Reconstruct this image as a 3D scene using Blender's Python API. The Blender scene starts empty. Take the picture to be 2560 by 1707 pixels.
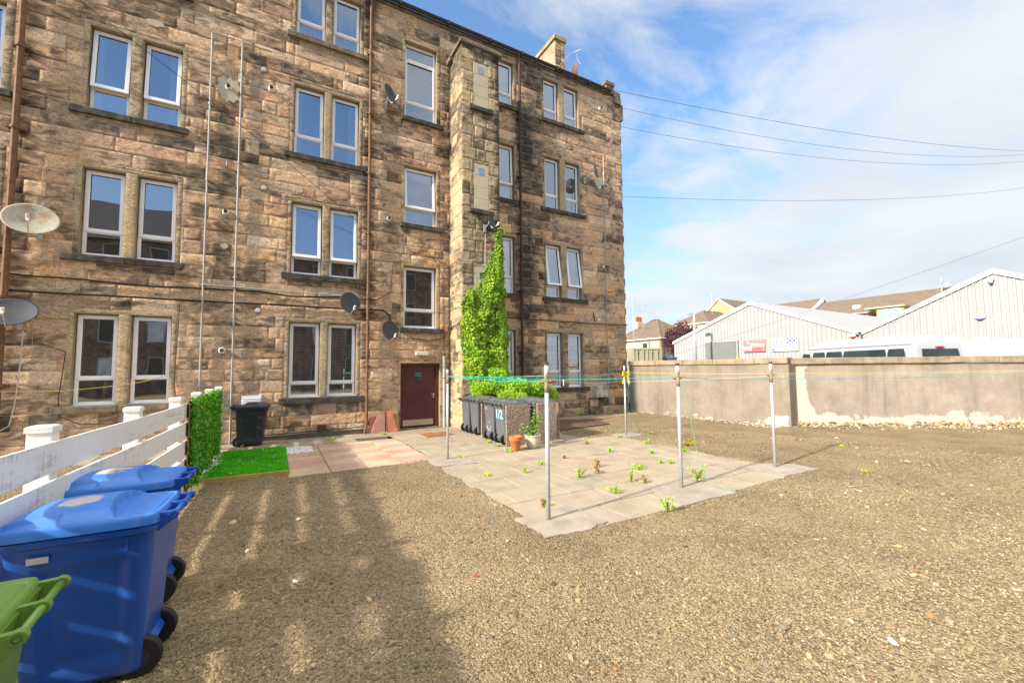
import bpy, math, random
import numpy as np
from mathutils import Vector, Matrix, Euler
R = math.radians
scene = bpy.context.scene
COL = scene.collection
random.seed(7)

# ------------------------------------------------------------------ camera
yaw, pit, rol = R(29.5408), R(3.62302), R(-0.55431)
cy, sy, cp, sp, cr, sr = math.cos(yaw), math.sin(yaw), math.cos(pit), math.sin(pit), math.cos(rol), math.sin(rol)
fw = Vector((sy*cp, cy*cp, sp)); rt = Vector((cy, -sy, 0)); up = rt.cross(fw)
r2 = rt*cr+up*sr; u2 = up*cr-rt*sr
cam_d = bpy.data.cameras.new('camera'); cam = bpy.data.objects.new('camera', cam_d); COL.objects.link(cam)
cam_d.sensor_width = 36; cam_d.lens = 36*1046.54/2560; cam_d.clip_end = 2000; cam_d.clip_start = 0.05
M = Matrix.Identity(4)
for i in range(3):
    M[i][0] = r2[i]; M[i][1] = u2[i]; M[i][2] = -fw[i]
M[0][3], M[1][3], M[2][3] = 0, 0, 1.85
cam.matrix_world = M
scene.camera = cam

# ------------------------------------------------------------------ light
SUN_EL, SUN_TR = R(28.5), R(8)          # light travels towards +X, a little towards +Y
scene.view_settings.view_transform = 'Standard'
scene.view_settings.look = 'None'
scene.view_settings.exposure = 1.35
scene.view_settings.gamma = 1
sd = bpy.data.lights.new('sun', 'SUN'); sd.energy = 3.3; sd.angle = R(2.1); sd.color = (1.0, 0.88, 0.72)
so = bpy.data.objects.new('sun', sd); COL.objects.link(so)
tr = Vector((math.cos(SUN_TR)*math.cos(SUN_EL), math.sin(SUN_TR)*math.cos(SUN_EL), -math.sin(SUN_EL)))
so.rotation_euler = tr.to_track_quat('-Z', 'Y').to_euler(); so.location = (-20, 0, 15)

world = bpy.data.worlds.new('World'); scene.world = world; world.use_nodes = True
wn, wl = world.node_tree.nodes, world.node_tree.links
wn.clear()
def N(tree, typ, **k):
    n = tree.nodes.new(typ)
    for a, b in k.items():
        if a.startswith('i_'):
            key = a[2:]; key = int(key) if key.isdigit() else key.replace('_', ' ')
            n.inputs[key].default_value = b
        else: setattr(n, a, b)
    return n
WT = world.node_tree
def L(tree, a, b): tree.links.new(a, b)
def ramp(tree, stops, interp='LINEAR'):
    n = tree.nodes.new('ShaderNodeValToRGB'); e = n.color_ramp.elements; n.color_ramp.interpolation = interp
    while len(e) < len(stops): e.new(0.5)
    for x, (p, c) in zip(e, stops):
        x.position = p; x.color = (c, c, c, 1) if not hasattr(c, '__len__') else (*c[:3], 1)
    return n
def math_(tree, op, a=None, b=None, **k):
    n = tree.nodes.new('ShaderNodeMath'); n.operation = op
    for i, v in enumerate((a, b)):
        if v is None: continue
        if hasattr(v, 'is_output') or hasattr(v, 'links'): tree.links.new(v, n.inputs[i])
        else: n.inputs[i].default_value = v
    n.use_clamp = k.get('clamp', False)
    return n.outputs[0]
def mixc(tree, fac, a, b, blend='MIX'):
    n = tree.nodes.new('ShaderNodeMix'); n.data_type = 'RGBA'; n.blend_type = blend
    for i, v in ((0, fac), (6, a), (7, b)):
        if hasattr(v, 'links'): tree.links.new(v, n.inputs[i])
        else: n.inputs[i].default_value = v if i == 0 else (*v[:3], 1)
    return n.outputs[2]
sky = N(WT, 'ShaderNodeTexSky', sky_type='NISHITA', sun_disc=False, sun_elevation=SUN_EL, sun_rotation=R(270)-SUN_TR, air_density=1.0, dust_density=0.6, ozone_density=1.5)
tc = N(WT, 'ShaderNodeTexCoord'); sep = N(WT, 'ShaderNodeSeparateXYZ'); L(WT, tc.outputs['Generated'], sep.inputs[0])
zc = math_(WT, 'ADD', math_(WT, 'MAXIMUM', sep.outputs[2], 0.0), 0.10)
px = math_(WT, 'DIVIDE', sep.outputs[0], zc); py = math_(WT, 'DIVIDE', sep.outputs[1], zc)
comb = N(WT, 'ShaderNodeCombineXYZ'); L(WT, px, comb.inputs[0]); L(WT, py, comb.inputs[1])
mp = N(WT, 'ShaderNodeMapping'); L(WT, comb.outputs[0], mp.inputs[0]); mp.inputs['Rotation'].default_value = (0, 0, R(35)); mp.inputs['Scale'].default_value = (0.75, 1.0, 1.0); mp.inputs['Location'].default_value = (2.3, 0.4, 0)
n1 = N(WT, 'ShaderNodeTexNoise', i_Scale=0.55, i_Detail=9.0, i_Roughness=0.56, i_Distortion=0.35); L(WT, mp.outputs[0], n1.inputs[0])
n2 = N(WT, 'ShaderNodeTexNoise', i_Scale=2.6, i_Detail=8.0, i_Roughness=0.62, i_Distortion=0.5); L(WT, mp.outputs[0], n2.inputs[0])
# the cloud bank thickens towards the right of the yard
bank = math_(WT, 'ADD', math_(WT, 'MULTIPLY', sep.outputs[0], 0.40), math_(WT, 'MULTIPLY', math_(WT, 'MAXIMUM', sep.outputs[1], 0.0), -0.24))
bank = math_(WT, 'ADD', bank, math_(WT, 'MULTIPLY', math_(WT, 'MINIMUM', sep.outputs[1], 0.0), 0.0))
m0 = math_(WT, 'ADD', math_(WT, 'MULTIPLY', n1.outputs[0], 0.85), math_(WT, 'MULTIPLY', n2.outputs[0], 0.62))
m1 = math_(WT, 'ADD', m0, bank)
cr1 = ramp(WT, [(0.765, 0.0), (0.83, 0.35), (0.90, 0.72), (1.02, 0.95)]); L(WT, m1, cr1.inputs[0])
n3 = N(WT, 'ShaderNodeTexNoise', i_Scale=1.3, i_Detail=5.0); L(WT, mp.outputs[0], n3.inputs[0])
cshade = ramp(WT, [(0.3, (1.9, 2.08, 2.3)), (0.6, (2.35, 2.42, 2.54))]); L(WT, n3.outputs[0], cshade.inputs[0])
skyc = mixc(WT, 1.0, sky.outputs[0], (0.64, 0.76, 0.84), 'MULTIPLY')
skyh = mixc(WT, ramp(WT, [(0.0, 0.85), (0.18, 0.55), (0.50, 0.0)]).outputs[0], skyc, (1.35, 1.68, 1.98))
hz = skyh.node.inputs[0].links[0].from_node; L(WT, sep.outputs[2], hz.inputs[0])
skym = mixc(WT, cr1.outputs[0], skyh, cshade.outputs[0])
fill_deck = ramp(WT, [(0.74, 0.0), (0.90, 0.9)]); L(WT, sep.outputs[2], fill_deck.inputs[0])      # unseen warm cloud added overhead to brighten the ambient fill
skym = mixc(WT, fill_deck.outputs[0], skym, (8.6, 7.6, 6.3))
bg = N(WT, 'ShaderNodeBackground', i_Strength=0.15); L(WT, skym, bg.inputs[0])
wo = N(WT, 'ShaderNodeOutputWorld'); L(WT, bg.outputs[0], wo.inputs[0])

# ------------------------------------------------------------------ helpers: objects
def tag(o, label=None, cat=None, group=None, kind=None):
    if label: o['label'] = label
    if cat: o['category'] = cat
    if group: o['group'] = group
    if kind: o['kind'] = kind
    return o
def parent_to(o, p):
    if p is not None:
        o.parent = p
        w = Matrix.Identity(4); q = p
        while q is not None:
            w = q.matrix_basis @ w if q.parent is None else (q.matrix_parent_inverse @ q.matrix_basis) @ w
            q = q.parent
        o.matrix_parent_inverse = w.inverted()
def empty(name, label, cat, loc=(0, 0, 0), rz=0, group=None, kind=None):
    o = bpy.data.objects.new(name, None); COL.objects.link(o); o.empty_display_size = 0.2
    o.location = loc; o.rotation_euler = (0, 0, rz)
    return tag(o, label, cat, group, kind)
def link(name, me, mats, parent=None, smooth=False):
    o = bpy.data.objects.new(name, me); COL.objects.link(o)
    for m in (mats if isinstance(mats, (list, tuple)) else [mats]): me.materials.append(m)
    if smooth: me.polygons.foreach_set('use_smooth', [True]*len(me.polygons))
    parent_to(o, parent)
    return o
def copy_tree(o, parent=None):
    c = o.copy(); COL.objects.link(c); c.parent = parent
    for ch in list(o.children): copy_tree(ch, c)
    return c
class MB:
    def __init__(s): s.v = []; s.f = []; s.m = []; s.T = None
    def add(s, vs, fs, mi=0):
        b = len(s.v)
        for p in vs:
            p = Vector(p)
            if s.T is not None: p = s.T @ p
            s.v.append(tuple(p))
        for f in fs: s.f.append(tuple(b+i for i in f)); s.m.append(mi)
        return s
    def box(s, x0, x1, y0, y1, z0, z1, mi=0):
        return s.add([(x0,y0,z0),(x1,y0,z0),(x1,y1,z0),(x0,y1,z0),(x0,y0,z1),(x1,y0,z1),(x1,y1,z1),(x0,y1,z1)],
                     [(0,3,2,1),(4,5,6,7),(0,1,5,4),(1,2,6,5),(2,3,7,6),(3,0,4,7)], mi)
    def quad(s, a, b, c, d, mi=0): return s.add([a,b,c,d], [(0,1,2,3)], mi)
    def prism(s, poly, vec, mi=0):      # poly: 3-D points, extruded along vec
        n = len(poly); vec = Vector(vec)
        vs = [Vector(p) for p in poly]+[Vector(p)+vec for p in poly]
        return s.add(vs, [tuple(range(n))[::-1], tuple(range(n, 2*n))]+[(i, (i+1) % n, n+(i+1) % n, n+i) for i in range(n)], mi)
    def tube(s, pts, r, n=8, mi=0, caps=True):
        pts = [Vector(p) for p in pts]; rings = []; prev = None
        rr = r if hasattr(r, '__len__') else [r]*len(pts)
        vs = []; fs = []
        for i, p in enumerate(pts):
            d = (pts[min(i+1, len(pts)-1)]-pts[max(i-1, 0)])
            if d.length < 1e-9: d = Vector((0, 0, 1))
            d.normalize()
            if prev is None:
                a = d.orthogonal().normalized()
            else:
                a = (prev-d*prev.dot(d)); a = a.normalized() if a.length > 1e-6 else d.orthogonal().normalized()
            prev = a; b = d.cross(a)
            for k in range(n):
                t = 2*math.pi*k/n; vs.append(p+(a*math.cos(t)+b*math.sin(t))*rr[i])
        for i in range(len(pts)-1):
            for k in range(n):
                fs.append((i*n+k, i*n+(k+1) % n, (i+1)*n+(k+1) % n, (i+1)*n+k))
        if caps: fs += [tuple(range(n))[::-1], tuple(range((len(pts)-1)*n, len(pts)*n))]
        return s.add(vs, fs, mi)
    def lathe(s, prof, c=(0, 0, 0), axis='Z', n=24, mi=0):   # prof: (r, h)
        vs = []; fs = []; c = Vector(c)
        for r, h in prof:
            for k in range(n):
                t = 2*math.pi*k/n; a, b = r*math.cos(t), r*math.sin(t)
                vs.append(c+Vector({'Z': (a, b, h), 'Y': (b, h, a), 'X': (h, a, b)}[axis]))
        for i in range(len(prof)-1):
            for k in range(n): fs.append((i*n+k, i*n+(k+1) % n, (i+1)*n+(k+1) % n, (i+1)*n+k))
        return s.add(vs, fs, mi)
    def build(s, name, mats, parent=None, smooth=False, bevel=0, seg=2):
        me = bpy.data.meshes.new(name); me.from_pydata(s.v, [], s.f)
        me.polygons.foreach_set('material_index', s.m); me.update()
        o = link(name, me, mats, parent, smooth)
        if bevel:
            b = o.modifiers.new('b', 'BEVEL'); b.width = bevel; b.segments = seg; b.limit_method = 'ANGLE'; b.angle_limit = R(40)
            if smooth: me.polygons.foreach_set('use_smooth', [True]*len(me.polygons))
        return o
def npmesh(name, V, F, mats, parent=None, col=None, smooth=False, mi=None):
    V = np.asarray(V, np.float32); F = np.asarray(F, np.int32); k = F.shape[1]
    me = bpy.data.meshes.new(name)
    me.vertices.add(len(V)); me.vertices.foreach_set('co', V.ravel())
    me.loops.add(F.size); me.loops.foreach_set('vertex_index', F.ravel())
    me.polygons.add(len(F)); me.polygons.foreach_set('loop_start', np.arange(0, F.size, k, dtype=np.int32))
    me.polygons.foreach_set('loop_total', np.full(len(F), k, np.int32))
    if col is not None:
        a = me.attributes.new('col', 'FLOAT_COLOR', 'POINT'); a.data.foreach_set('color', np.asarray(col, np.float32).ravel())
    me.update(calc_edges=True); me.validate()
    if not smooth: me.shade_flat()
    o = link(name, me, mats, parent, smooth)
    if mi is not None: me.polygons.foreach_set('material_index', mi)
    return o
# value noise
def _h(ix, iy, iz, s):
    n = (ix*374761393+iy*668265263+iz*2147483647+s*1442695041) & 0xffffffff
    n = ((n ^ (n >> 13))*1274126177) & 0xffffffff
    return ((n ^ (n >> 16)) & 0xffff)/65535.0
def vnoise(x, y, z=0, s=0):
    x = np.asarray(x, float); y = np.asarray(y, float)+0*x; z = np.asarray(z, float)+0*x
    ix, iy, iz = [np.floor(a).astype(np.int64) for a in (x, y, z)]
    fx, fy, fz = x-ix, y-iy, z-iz
    fx, fy, fz = [a*a*(3-2*a) for a in (fx, fy, fz)]
    o = 0
    for dx in (0, 1):
        for dy in (0, 1):
            for dz in (0, 1):
                w = (fx if dx else 1-fx)*(fy if dy else 1-fy)*(fz if dz else 1-fz)
                o = o+w*_h(ix+dx, iy+dy, iz+dz, s)
    return o
def fbm(x, y, z=0, s=0, o=4, g=0.5):
    a, t, r = 1.0, 0.0, 0.0
    for i in range(o):
        r = r+a*vnoise(np.asarray(x)*2**i, np.asarray(y)*2**i, np.asarray(z)*2**i, s+i*17); t += a; a *= g
    return r/t

# ------------------------------------------------------------------ materials
def newmat(name):
    m = bpy.data.materials.new(name); m.use_nodes = True; t = m.node_tree
    return m, t, t.nodes['Principled BSDF']
def simple(name, c, rough=0.6, metal=0.0, var=0.12, scale=6.0, bump=0.0, bscale=60.0, spec=0.5, dirt=None, dirt_amt=0.5, dscale=3.0):
    m, t, b = newmat(name)
    g = N(t, 'ShaderNodeNewGeometry'); n = N(t, 'ShaderNodeTexNoise', i_Scale=scale, i_Detail=6.0, i_Roughness=0.6); tcx = N(t, 'ShaderNodeTexCoord'); L(t, tcx.outputs['Object'], n.inputs[0])
    lo = [max(0, x*(1-var)) for x in c]; hi = [min(1, x*(1+var)) for x in c]
    r = ramp(t, [(0.3, lo), (0.7, hi)]); L(t, n.outputs[0], r.inputs[0]); colr = r.outputs[0]
    if dirt:
        n2 = N(t, 'ShaderNodeTexNoise', i_Scale=dscale, i_Detail=8.0, i_Roughness=0.7); L(t, tcx.outputs['Object'], n2.inputs[0])
        dr = ramp(t, [(0.48, 0), (0.68, dirt_amt)]); L(t, n2.outputs[0], dr.inputs[0])
        colr = mixc(t, dr.outputs[0], colr, dirt)
    L(t, colr, b.inputs['Base Color'])
    b.inputs['Roughness'].default_value = rough; b.inputs['Metallic'].default_value = metal; b.inputs['Specular IOR Level'].default_value = spec
    if bump:
        n3 = N(t, 'ShaderNodeTexNoise', i_Scale=bscale, i_Detail=4.0); L(t, tcx.outputs['Object'], n3.inputs[0])
        bp = N(t, 'ShaderNodeBump', i_Strength=bump, i_Distance=0.01); L(t, n3.outputs[0], bp.inputs['Height']); L(t, bp.outputs[0], b.inputs['Normal'])
    return m
def attrmat(name, rough=0.7, transl=0.0, bump=0.0, bscale=80, spec=0.3, nvar=0.0):
    m, t, b = newmat(name)
    a = N(t, 'ShaderNodeAttribute', attribute_name='col'); c = a.outputs['Color']
    if nvar:
        tcx = N(t, 'ShaderNodeTexCoord'); n = N(t, 'ShaderNodeTexNoise', i_Scale=25.0, i_Detail=5.0); L(t, tcx.outputs['Object'], n.inputs[0])
        r = ramp(t, [(0.3, 1-nvar), (0.7, 1+nvar)]); L(t, n.outputs[0], r.inputs[0]); c = mixc(t, 1.0, c, r.outputs[0], 'MULTIPLY')
    L(t, c, b.inputs['Base Color']); b.inputs['Roughness'].default_value = rough; b.inputs['Specular IOR Level'].default_value = spec
    if transl:
        tr_ = N(t, 'ShaderNodeBsdfTranslucent'); L(t, c, tr_.inputs[0]); mx = N(t, 'ShaderNodeMixShader', i_0=transl)
        L(t, b.outputs[0], mx.inputs[1]); L(t, tr_.outputs[0], mx.inputs[2]); L(t, mx.outputs[0], t.nodes['Material Output'].inputs[0])
    if bump:
        tcx = N(t, 'ShaderNodeTexCoord'); n3 = N(t, 'ShaderNodeTexNoise', i_Scale=bscale, i_Detail=5.0); L(t, tcx.outputs['Object'], n3.inputs[0])
        bp = N(t, 'ShaderNodeBump', i_Strength=bump, i_Distance=0.01); L(t, n3.outputs[0], bp.inputs['Height']); L(t, bp.outputs[0], b.inputs['Normal'])
    return m
def stone_material(name, soot=0.0, bumps=0.9):
    # base colour per stone in 'col' (rgb); alpha is how sooty that spot is
    m, t, b = newmat(name)
    a = N(t, 'ShaderNodeAttribute', attribute_name='col'); g = N(t, 'ShaderNodeNewGeometry')
    P = g.outputs['Position']
    mpp = N(t, 'ShaderNodeMapping'); L(t, P, mpp.inputs[0]); mpp.inputs['Scale'].default_value = (1, 1, 2.0)
    nA = N(t, 'ShaderNodeTexNoise', i_Scale=3.2, i_Detail=9.0, i_Roughness=0.62, i_Distortion=0.5); L(t, mpp.outputs[0], nA.inputs[0])
    nB = N(t, 'ShaderNodeTexNoise', i_Scale=16.0, i_Detail=8.0, i_Roughness=0.72, i_Distortion=0.3); L(t, mpp.outputs[0], nB.inputs[0])
    nC = N(t, 'ShaderNodeTexNoise', i_Scale=1.1, i_Detail=6.0, i_Roughness=0.6); L(t, P, nC.inputs[0])
    nD = N(t, 'ShaderNodeTexNoise', i_Scale=46.0, i_Detail=5.0, i_Roughness=0.7); L(t, P, nD.inputs[0])
    tint = ramp(t, [(0.30, (0.74, 0.72, 0.72)), (0.48, (1.0, 1.0, 1.0)), (0.60, (1.12, 1.08, 1.02)), (0.74, (1.28, 1.08, 0.80))]); L(t, nC.outputs[0], tint.inputs[0])
    c = mixc(t, 1.0, a.outputs['Color'], tint.outputs[0], 'MULTIPLY')
    gr = ramp(t, [(0.34, 0.55), (0.5, 1.0), (0.66, 1.38)]); L(t, nB.outputs[0], gr.inputs[0]); c = mixc(t, 1.0, c, gr.outputs[0], 'MULTIPLY')
    gd = ramp(t, [(0.35, 0.62), (0.5, 1.0), (0.66, 1.3)]); L(t, nD.outputs[0], gd.inputs[0]); c = mixc(t, 1.0, c, gd.outputs[0], 'MULTIPLY')
    s = math_(t, 'ADD', math_(t, 'MULTIPLY', nA.outputs[0], 0.62), math_(t, 'ADD', math_(t, 'MULTIPLY', nB.outputs[0], 0.34), math_(t, 'MULTIPLY', nD.outputs[0], 0.20)))
    s = math_(t, 'ADD', s, a.outputs['Alpha']); s = math_(t, 'ADD', s, soot)
    sr_ = ramp(t, [(0.555, 0.0), (0.62, 0.58), (0.77, 0.95)]); L(t, s, sr_.inputs[0])
    c = mixc(t, sr_.outputs[0], c, (0.030, 0.027, 0.023))
    L(t, c, b.inputs['Base Color']); b.inputs['Roughness'].default_value = 0.92; b.inputs['Specular IOR Level'].default_value = 0.25
    h = math_(t, 'ADD', math_(t, 'MULTIPLY', nB.outputs[0], 1.0), math_(t, 'MULTIPLY', nD.outputs[0], 0.35))
    bp = N(t, 'ShaderNodeBump', i_Strength=bumps, i_Distance=0.03); L(t, h, bp.inputs['Height']); L(t, bp.outputs[0], b.inputs['Normal'])
    return m
M_stone = stone_material('rubble_sandstone')
M_smooth = stone_material('dressed_sandstone', -0.10, 0.25)
M_sill = simple('sill_stone', (0.055, 0.05, 0.042), 0.9, var=0.45, scale=5, bump=0.5, bscale=40, dirt=(0.22, 0.18, 0.12), dirt_amt=0.5, dscale=5)
M_sill2 = simple('warm_sill_stone', (0.20, 0.16, 0.11), 0.9, var=0.4, scale=5, bump=0.5, bscale=40, dirt=(0.04, 0.035, 0.03), dirt_amt=0.8, dscale=4)
M_cream = simple('cream_render', (0.55, 0.47, 0.33), 0.9, var=0.1, scale=3, bump=0.2)
M_pvc = simple('white_upvc', (0.88, 0.88, 0.89), 0.35, var=0.03, scale=2)
M_pvcd = simple('window_gasket', (0.03, 0.03, 0.03), 0.6)
def glass(name, tint=(0.80, 0.86, 0.86), refl=0.34):
    m, t, b = newmat(name); t.nodes.remove(b)
    tp = N(t, 'ShaderNodeBsdfTransparent'); tp.inputs[0].default_value = (*tint, 1)
    gl = N(t, 'ShaderNodeBsdfGlossy', i_Roughness=0.0); gl.inputs[0].default_value = (0.92, 0.95, 1, 1)
    lw = N(t, 'ShaderNodeFresnel', i_IOR=1.5)
    g = N(t, 'ShaderNodeNewGeometry'); n = N(t, 'ShaderNodeTexNoise', i_Scale=1.4, i_Detail=1.0); L(t, g.outputs['Position'], n.inputs[0])
    bp = N(t, 'ShaderNodeBump', i_Strength=0.10, i_Distance=0.02); L(t, n.outputs[0], bp.inputs['Height']); L(t, bp.outputs[0], gl.inputs['Normal'])
    fac = math_(t, 'ADD', math_(t, 'MULTIPLY', lw.outputs[0], 1.5), refl, clamp=True)
    mx = N(t, 'ShaderNodeMixShader'); L(t, fac, mx.inputs[0]); L(t, tp.outputs[0], mx.inputs[1]); L(t, gl.outputs[0], mx.inputs[2])
    L(t, mx.outputs[0], t.nodes['Material Output'].inputs[0]); return m
M_glass = glass('window_glass')
M_tinted = glass('tinted_glass', (0.12, 0.14, 0.15), 0.12)
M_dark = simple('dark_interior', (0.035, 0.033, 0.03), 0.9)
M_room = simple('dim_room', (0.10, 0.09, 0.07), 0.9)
M_rust = simple('rusty_iron_pipe', (0.19, 0.095, 0.045), 0.75, var=0.35, scale=9, dirt=(0.10, 0.06, 0.04), dirt_amt=0.8, dscale=2.5)
M_rustb = simple('rust', (0.30, 0.09, 0.03), 0.85, var=0.5, scale=20, bump=0.4)
M_rustp = simple('dark_rust_pipe', (0.085, 0.035, 0.022), 0.8, var=0.35, scale=9, dirt=(0.03, 0.025, 0.02), dirt_amt=0.6)
M_greyp = simple('grey_plastic_pipe', (0.36, 0.36, 0.35), 0.5, var=0.12, dirt=(0.2, 0.17, 0.12), dirt_amt=0.5)
M_galv = simple('galvanised_steel', (0.50, 0.52, 0.54), 0.42, 0.35, var=0.15, scale=30, dirt=(0.36, 0.35, 0.33), dirt_amt=0.6, dscale=6)
M_gutter = simple('black_gutter', (0.04, 0.028, 0.02), 0.6, var=0.3)
M_black = simple('black_rubber', (0.015, 0.015, 0.015), 0.65)
M_cable = simple('black_cable', (0.012, 0.011, 0.010), 0.6)
M_wirew = simple('white_cable', (0.55, 0.52, 0.45), 0.6)
M_slate = simple('roof_slate', (0.055, 0.055, 0.06), 0.8, var=0.3, scale=8)
M_door = simple('maroon_door_paint', (0.098, 0.024, 0.026), 0.42, var=0.22, scale=2.2, dirt=(0.045, 0.012, 0.012), dirt_amt=0.6, dscale=1.6)
M_steel = simple('brushed_steel', (0.55, 0.50, 0.42), 0.35, 0.7, var=0.08)
M_dish = simple('grey_dish', (0.050, 0.056, 0.066), 0.6, var=0.2, scale=4, dirt=(0.055, 0.055, 0.055), dirt_amt=0.6)
M_dishr = simple('weathered_cream_dish', (0.38, 0.36, 0.28), 0.7, var=0.15, scale=4, dirt=(0.26, 0.10, 0.025), dirt_amt=1.0, dscale=2.6)
M_white = simple('white_plastic', (0.72, 0.70, 0.64), 0.5, var=0.06, dirt=(0.4, 0.36, 0.28), dirt_amt=0.4)
M_vent = simple('grey_vent', (0.30, 0.30, 0.30), 0.6)
M_mortar = simple('pale_mortar', (0.50, 0.44, 0.33), 0.95, var=0.15, bump=0.5)
def fence_mat():
    m, t, b = newmat('white_fence_paint'); tcx = N(t, 'ShaderNodeTexCoord')
    mpp = N(t, 'ShaderNodeMapping'); L(t, tcx.outputs['Object'], mpp.inputs[0]); mpp.inputs['Scale'].default_value = (3, 1.2, 6)
    n = N(t, 'ShaderNodeTexNoise', i_Scale=2.2, i_Detail=9.0, i_Roughness=0.72); L(t, mpp.outputs[0], n.inputs[0])
    mp2 = N(t, 'ShaderNodeMapping'); L(t, tcx.outputs['Object'], mp2.inputs[0]); mp2.inputs['Scale'].default_value = (20, 30, 1.5)
    n2_ = N(t, 'ShaderNodeTexNoise', i_Scale=1.5, i_Detail=6.0); L(t, mp2.outputs[0], n2_.inputs[0])
    a = N(t, 'ShaderNodeAttribute', attribute_name='col')
    s = math_(t, 'ADD', math_(t, 'ADD', math_(t, 'MULTIPLY', n.outputs[0], 0.7), math_(t, 'MULTIPLY', n2_.outputs[0], 0.3)), a.outputs['Alpha'])
    r = ramp(t, [(0.56, 0.0), (0.66, 0.45), (0.85, 0.95)]); L(t, s, r.inputs[0])
    c = mixc(t, r.outputs[0], (0.78, 0.79, 0.79), (0.17, 0.14, 0.11)); L(t, c, b.inputs['Base Color']); b.inputs['Roughness'].default_value = 0.6
    bp = N(t, 'ShaderNodeBump', i_Strength=0.25, i_Distance=0.01); L(t, n2_.outputs[0], bp.inputs['Height']); L(t, bp.outputs[0], b.inputs['Normal'])
    return m
M_fence = fence_mat()
M_post = simple('white_plastic_post', (0.80, 0.79, 0.77), 0.45, var=0.04, dirt=(0.4, 0.35, 0.28), dirt_amt=0.3)

# ------------------------------------------------------------------ stone walls
def rects_minus(r, holes):
    out = [r]
    for h in holes:
        nxt = []
        for (a, b, c, d) in out:
            x0, x1, z0, z1 = max(a, h[0]), min(b, h[1]), max(c, h[2]), min(d, h[3])
            if x0 >= x1-1e-6 or z0 >= z1-1e-6: nxt.append((a, b, c, d)); continue
            if a < x0-1e-6: nxt.append((a, x0, c, d))
            if x1 < b-1e-6: nxt.append((x1, b, c, d))
            if c < z0-1e-6: nxt.append((x0, x1, c, z0))
            if z1 < d-1e-6: nxt.append((x0, x1, z1, d))
        out = nxt
    return out
PAL = [(0.595, 0.415, 0.256), (0.654, 0.463, 0.292), (0.547, 0.392, 0.256), (0.498, 0.361, 0.245), (0.641, 0.422, 0.251), (0.677, 0.507, 0.340), (0.476, 0.337, 0.223), (0.606, 0.398, 0.256)]
class Stones:
    def __init__(s, rng, mapf, sootf, rough=0.022, seed=0):
        s.V = []; s.F = []; s.C = []; s.n = 0; s.rng = rng; s.map = mapf; s.soot = sootf; s.rough = rough; s.seed = seed
    def patch(s, a, b, c, d, depth=0.0, rough=None, col=None, soot=None, res=0.045, joint=0.005, edge=0.0025):
        rough = s.rough if rough is None else rough
        nu = max(3, int((b-a)/res)+2); nw = max(3, int((d-c)/res)+2)
        a2, b2, c2, d2 = a+joint, b-joint, c+joint, d-joint
        if b2-a2 < 0.01 or d2-c2 < 0.01: return
        e = min(0.012, (b2-a2)/5, (d2-c2)/5)
        us = np.concatenate([[a2], np.linspace(a2+e, b2-e, nu-2), [b2]]); ws = np.concatenate([[c2], np.linspace(c2+e, d2-e, nw-2), [d2]])
        U, W = np.meshgrid(us, ws)
        dn = rough*(fbm(U*5+s.seed, W*13, 0, s.seed, 4, 0.62)-0.40)*2.6+depth+s.rng.uniform(-0.3, 0.5)*rough
        dn = np.maximum(dn, depth-.0012)
        dn[0, :] = dn[-1, :] = depth-edge; dn[:, 0] = dn[:, -1] = depth-edge
        uu, ww = U.ravel(), W.ravel(); dd = dn.ravel()
        s.V.append(s.map(uu, ww, dd))
        i = np.arange(nw-1)[:, None]*nu+np.arange(nu-1)[None, :]; i = i.ravel()+s.n
        s.F.append(np.stack([i, i+1, i+1+nu, i+nu], -1))
        base = PAL[s.rng.randrange(len(PAL))] if col is None else col
        k = s.rng.uniform(0.86, 1.16) if col is None else s.rng.uniform(0.95, 1.05)
        C = np.zeros((nu*nw, 4)); C[:, :3] = np.array(base)*k
        sb = s.rng.choice([-0.09, -0.05, -0.03, 0, 0.0, 0.03, 0.05, 0.09]) if soot is None else soot
        C[:, 3] = sb+s.soot(uu, ww)
        s.C.append(C); s.n += nu*nw
    def courses(s, u0, u1, w0, w1, holes, hmin=0.27, hmax=0.35, lmin=0.55, lmax=1.35, breaks=()):
        w = w0
        while w < w1-0.02:
            h = s.rng.uniform(hmin, hmax)
            if w+h > w1-0.12: h = w1-w
            for i in range(len(breaks)+1):
                ua = u0 if i == 0 else breaks[i-1]; ub = u1 if i == len(breaks) else breaks[i]
                u = ua; 
                while u < ub-0.01:
                    l = s.rng.uniform(lmin, lmax) if s.rng.random() < 0.7 else s.rng.uniform(0.22, 0.4)
                    if u+l > ub-0.2: l = ub-u
                    for r in rects_minus((u, u+l, w, w+h), holes): s.patch(*r)
                    u += l
            w += h
    def build(s, name, mats, parent): return npmesh(name, np.concatenate(s.V), np.concatenate(s.F), mats, parent, np.concatenate(s.C), smooth=True)
YF, YW = 12.86, 13.0     # stone face, window plane
XR = 12.78
rng = random.Random(11)

building = empty('tenement_building', 'four storey blackened sandstone tenement with white framed windows and maroon back door', 'building', (4, 13, 0))
A = [(-3.908, -3.166), (-2.947, -2.193)]; B = [(0.317, 1.095), (1.287, 2.064)]; D = [(8.788, 9.497), (9.758, 10.474)]; Cw = (6.72, 7.45)
ZB = [1.10, 4.50, 7.91, 11.42]; ZT = [3.17, 6.53, 9.93, 13.07]; ST = [(3.13, 5.08), (6.43, 8.30), (9.90, 12.45)]
W_ = []     # windows x0,x1,z0,z1
for k in range(4):
    for (a, b) in A+B+D: W_.append((a, b, ZB[k], ZT[k]))
    W_.append((Cw[0], Cw[1], ZB[k], ZT[k]+0.03))
    W_.append((-6.0, -5.24, ZB[k], ZT[k]-0.05))
S_ = [(3.43, 4.49, a, b) for a, b in ST]
DOOR = (3.36, 4.62, 0.0, 2.02)
openings = W_+S_+[DOOR]
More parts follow.
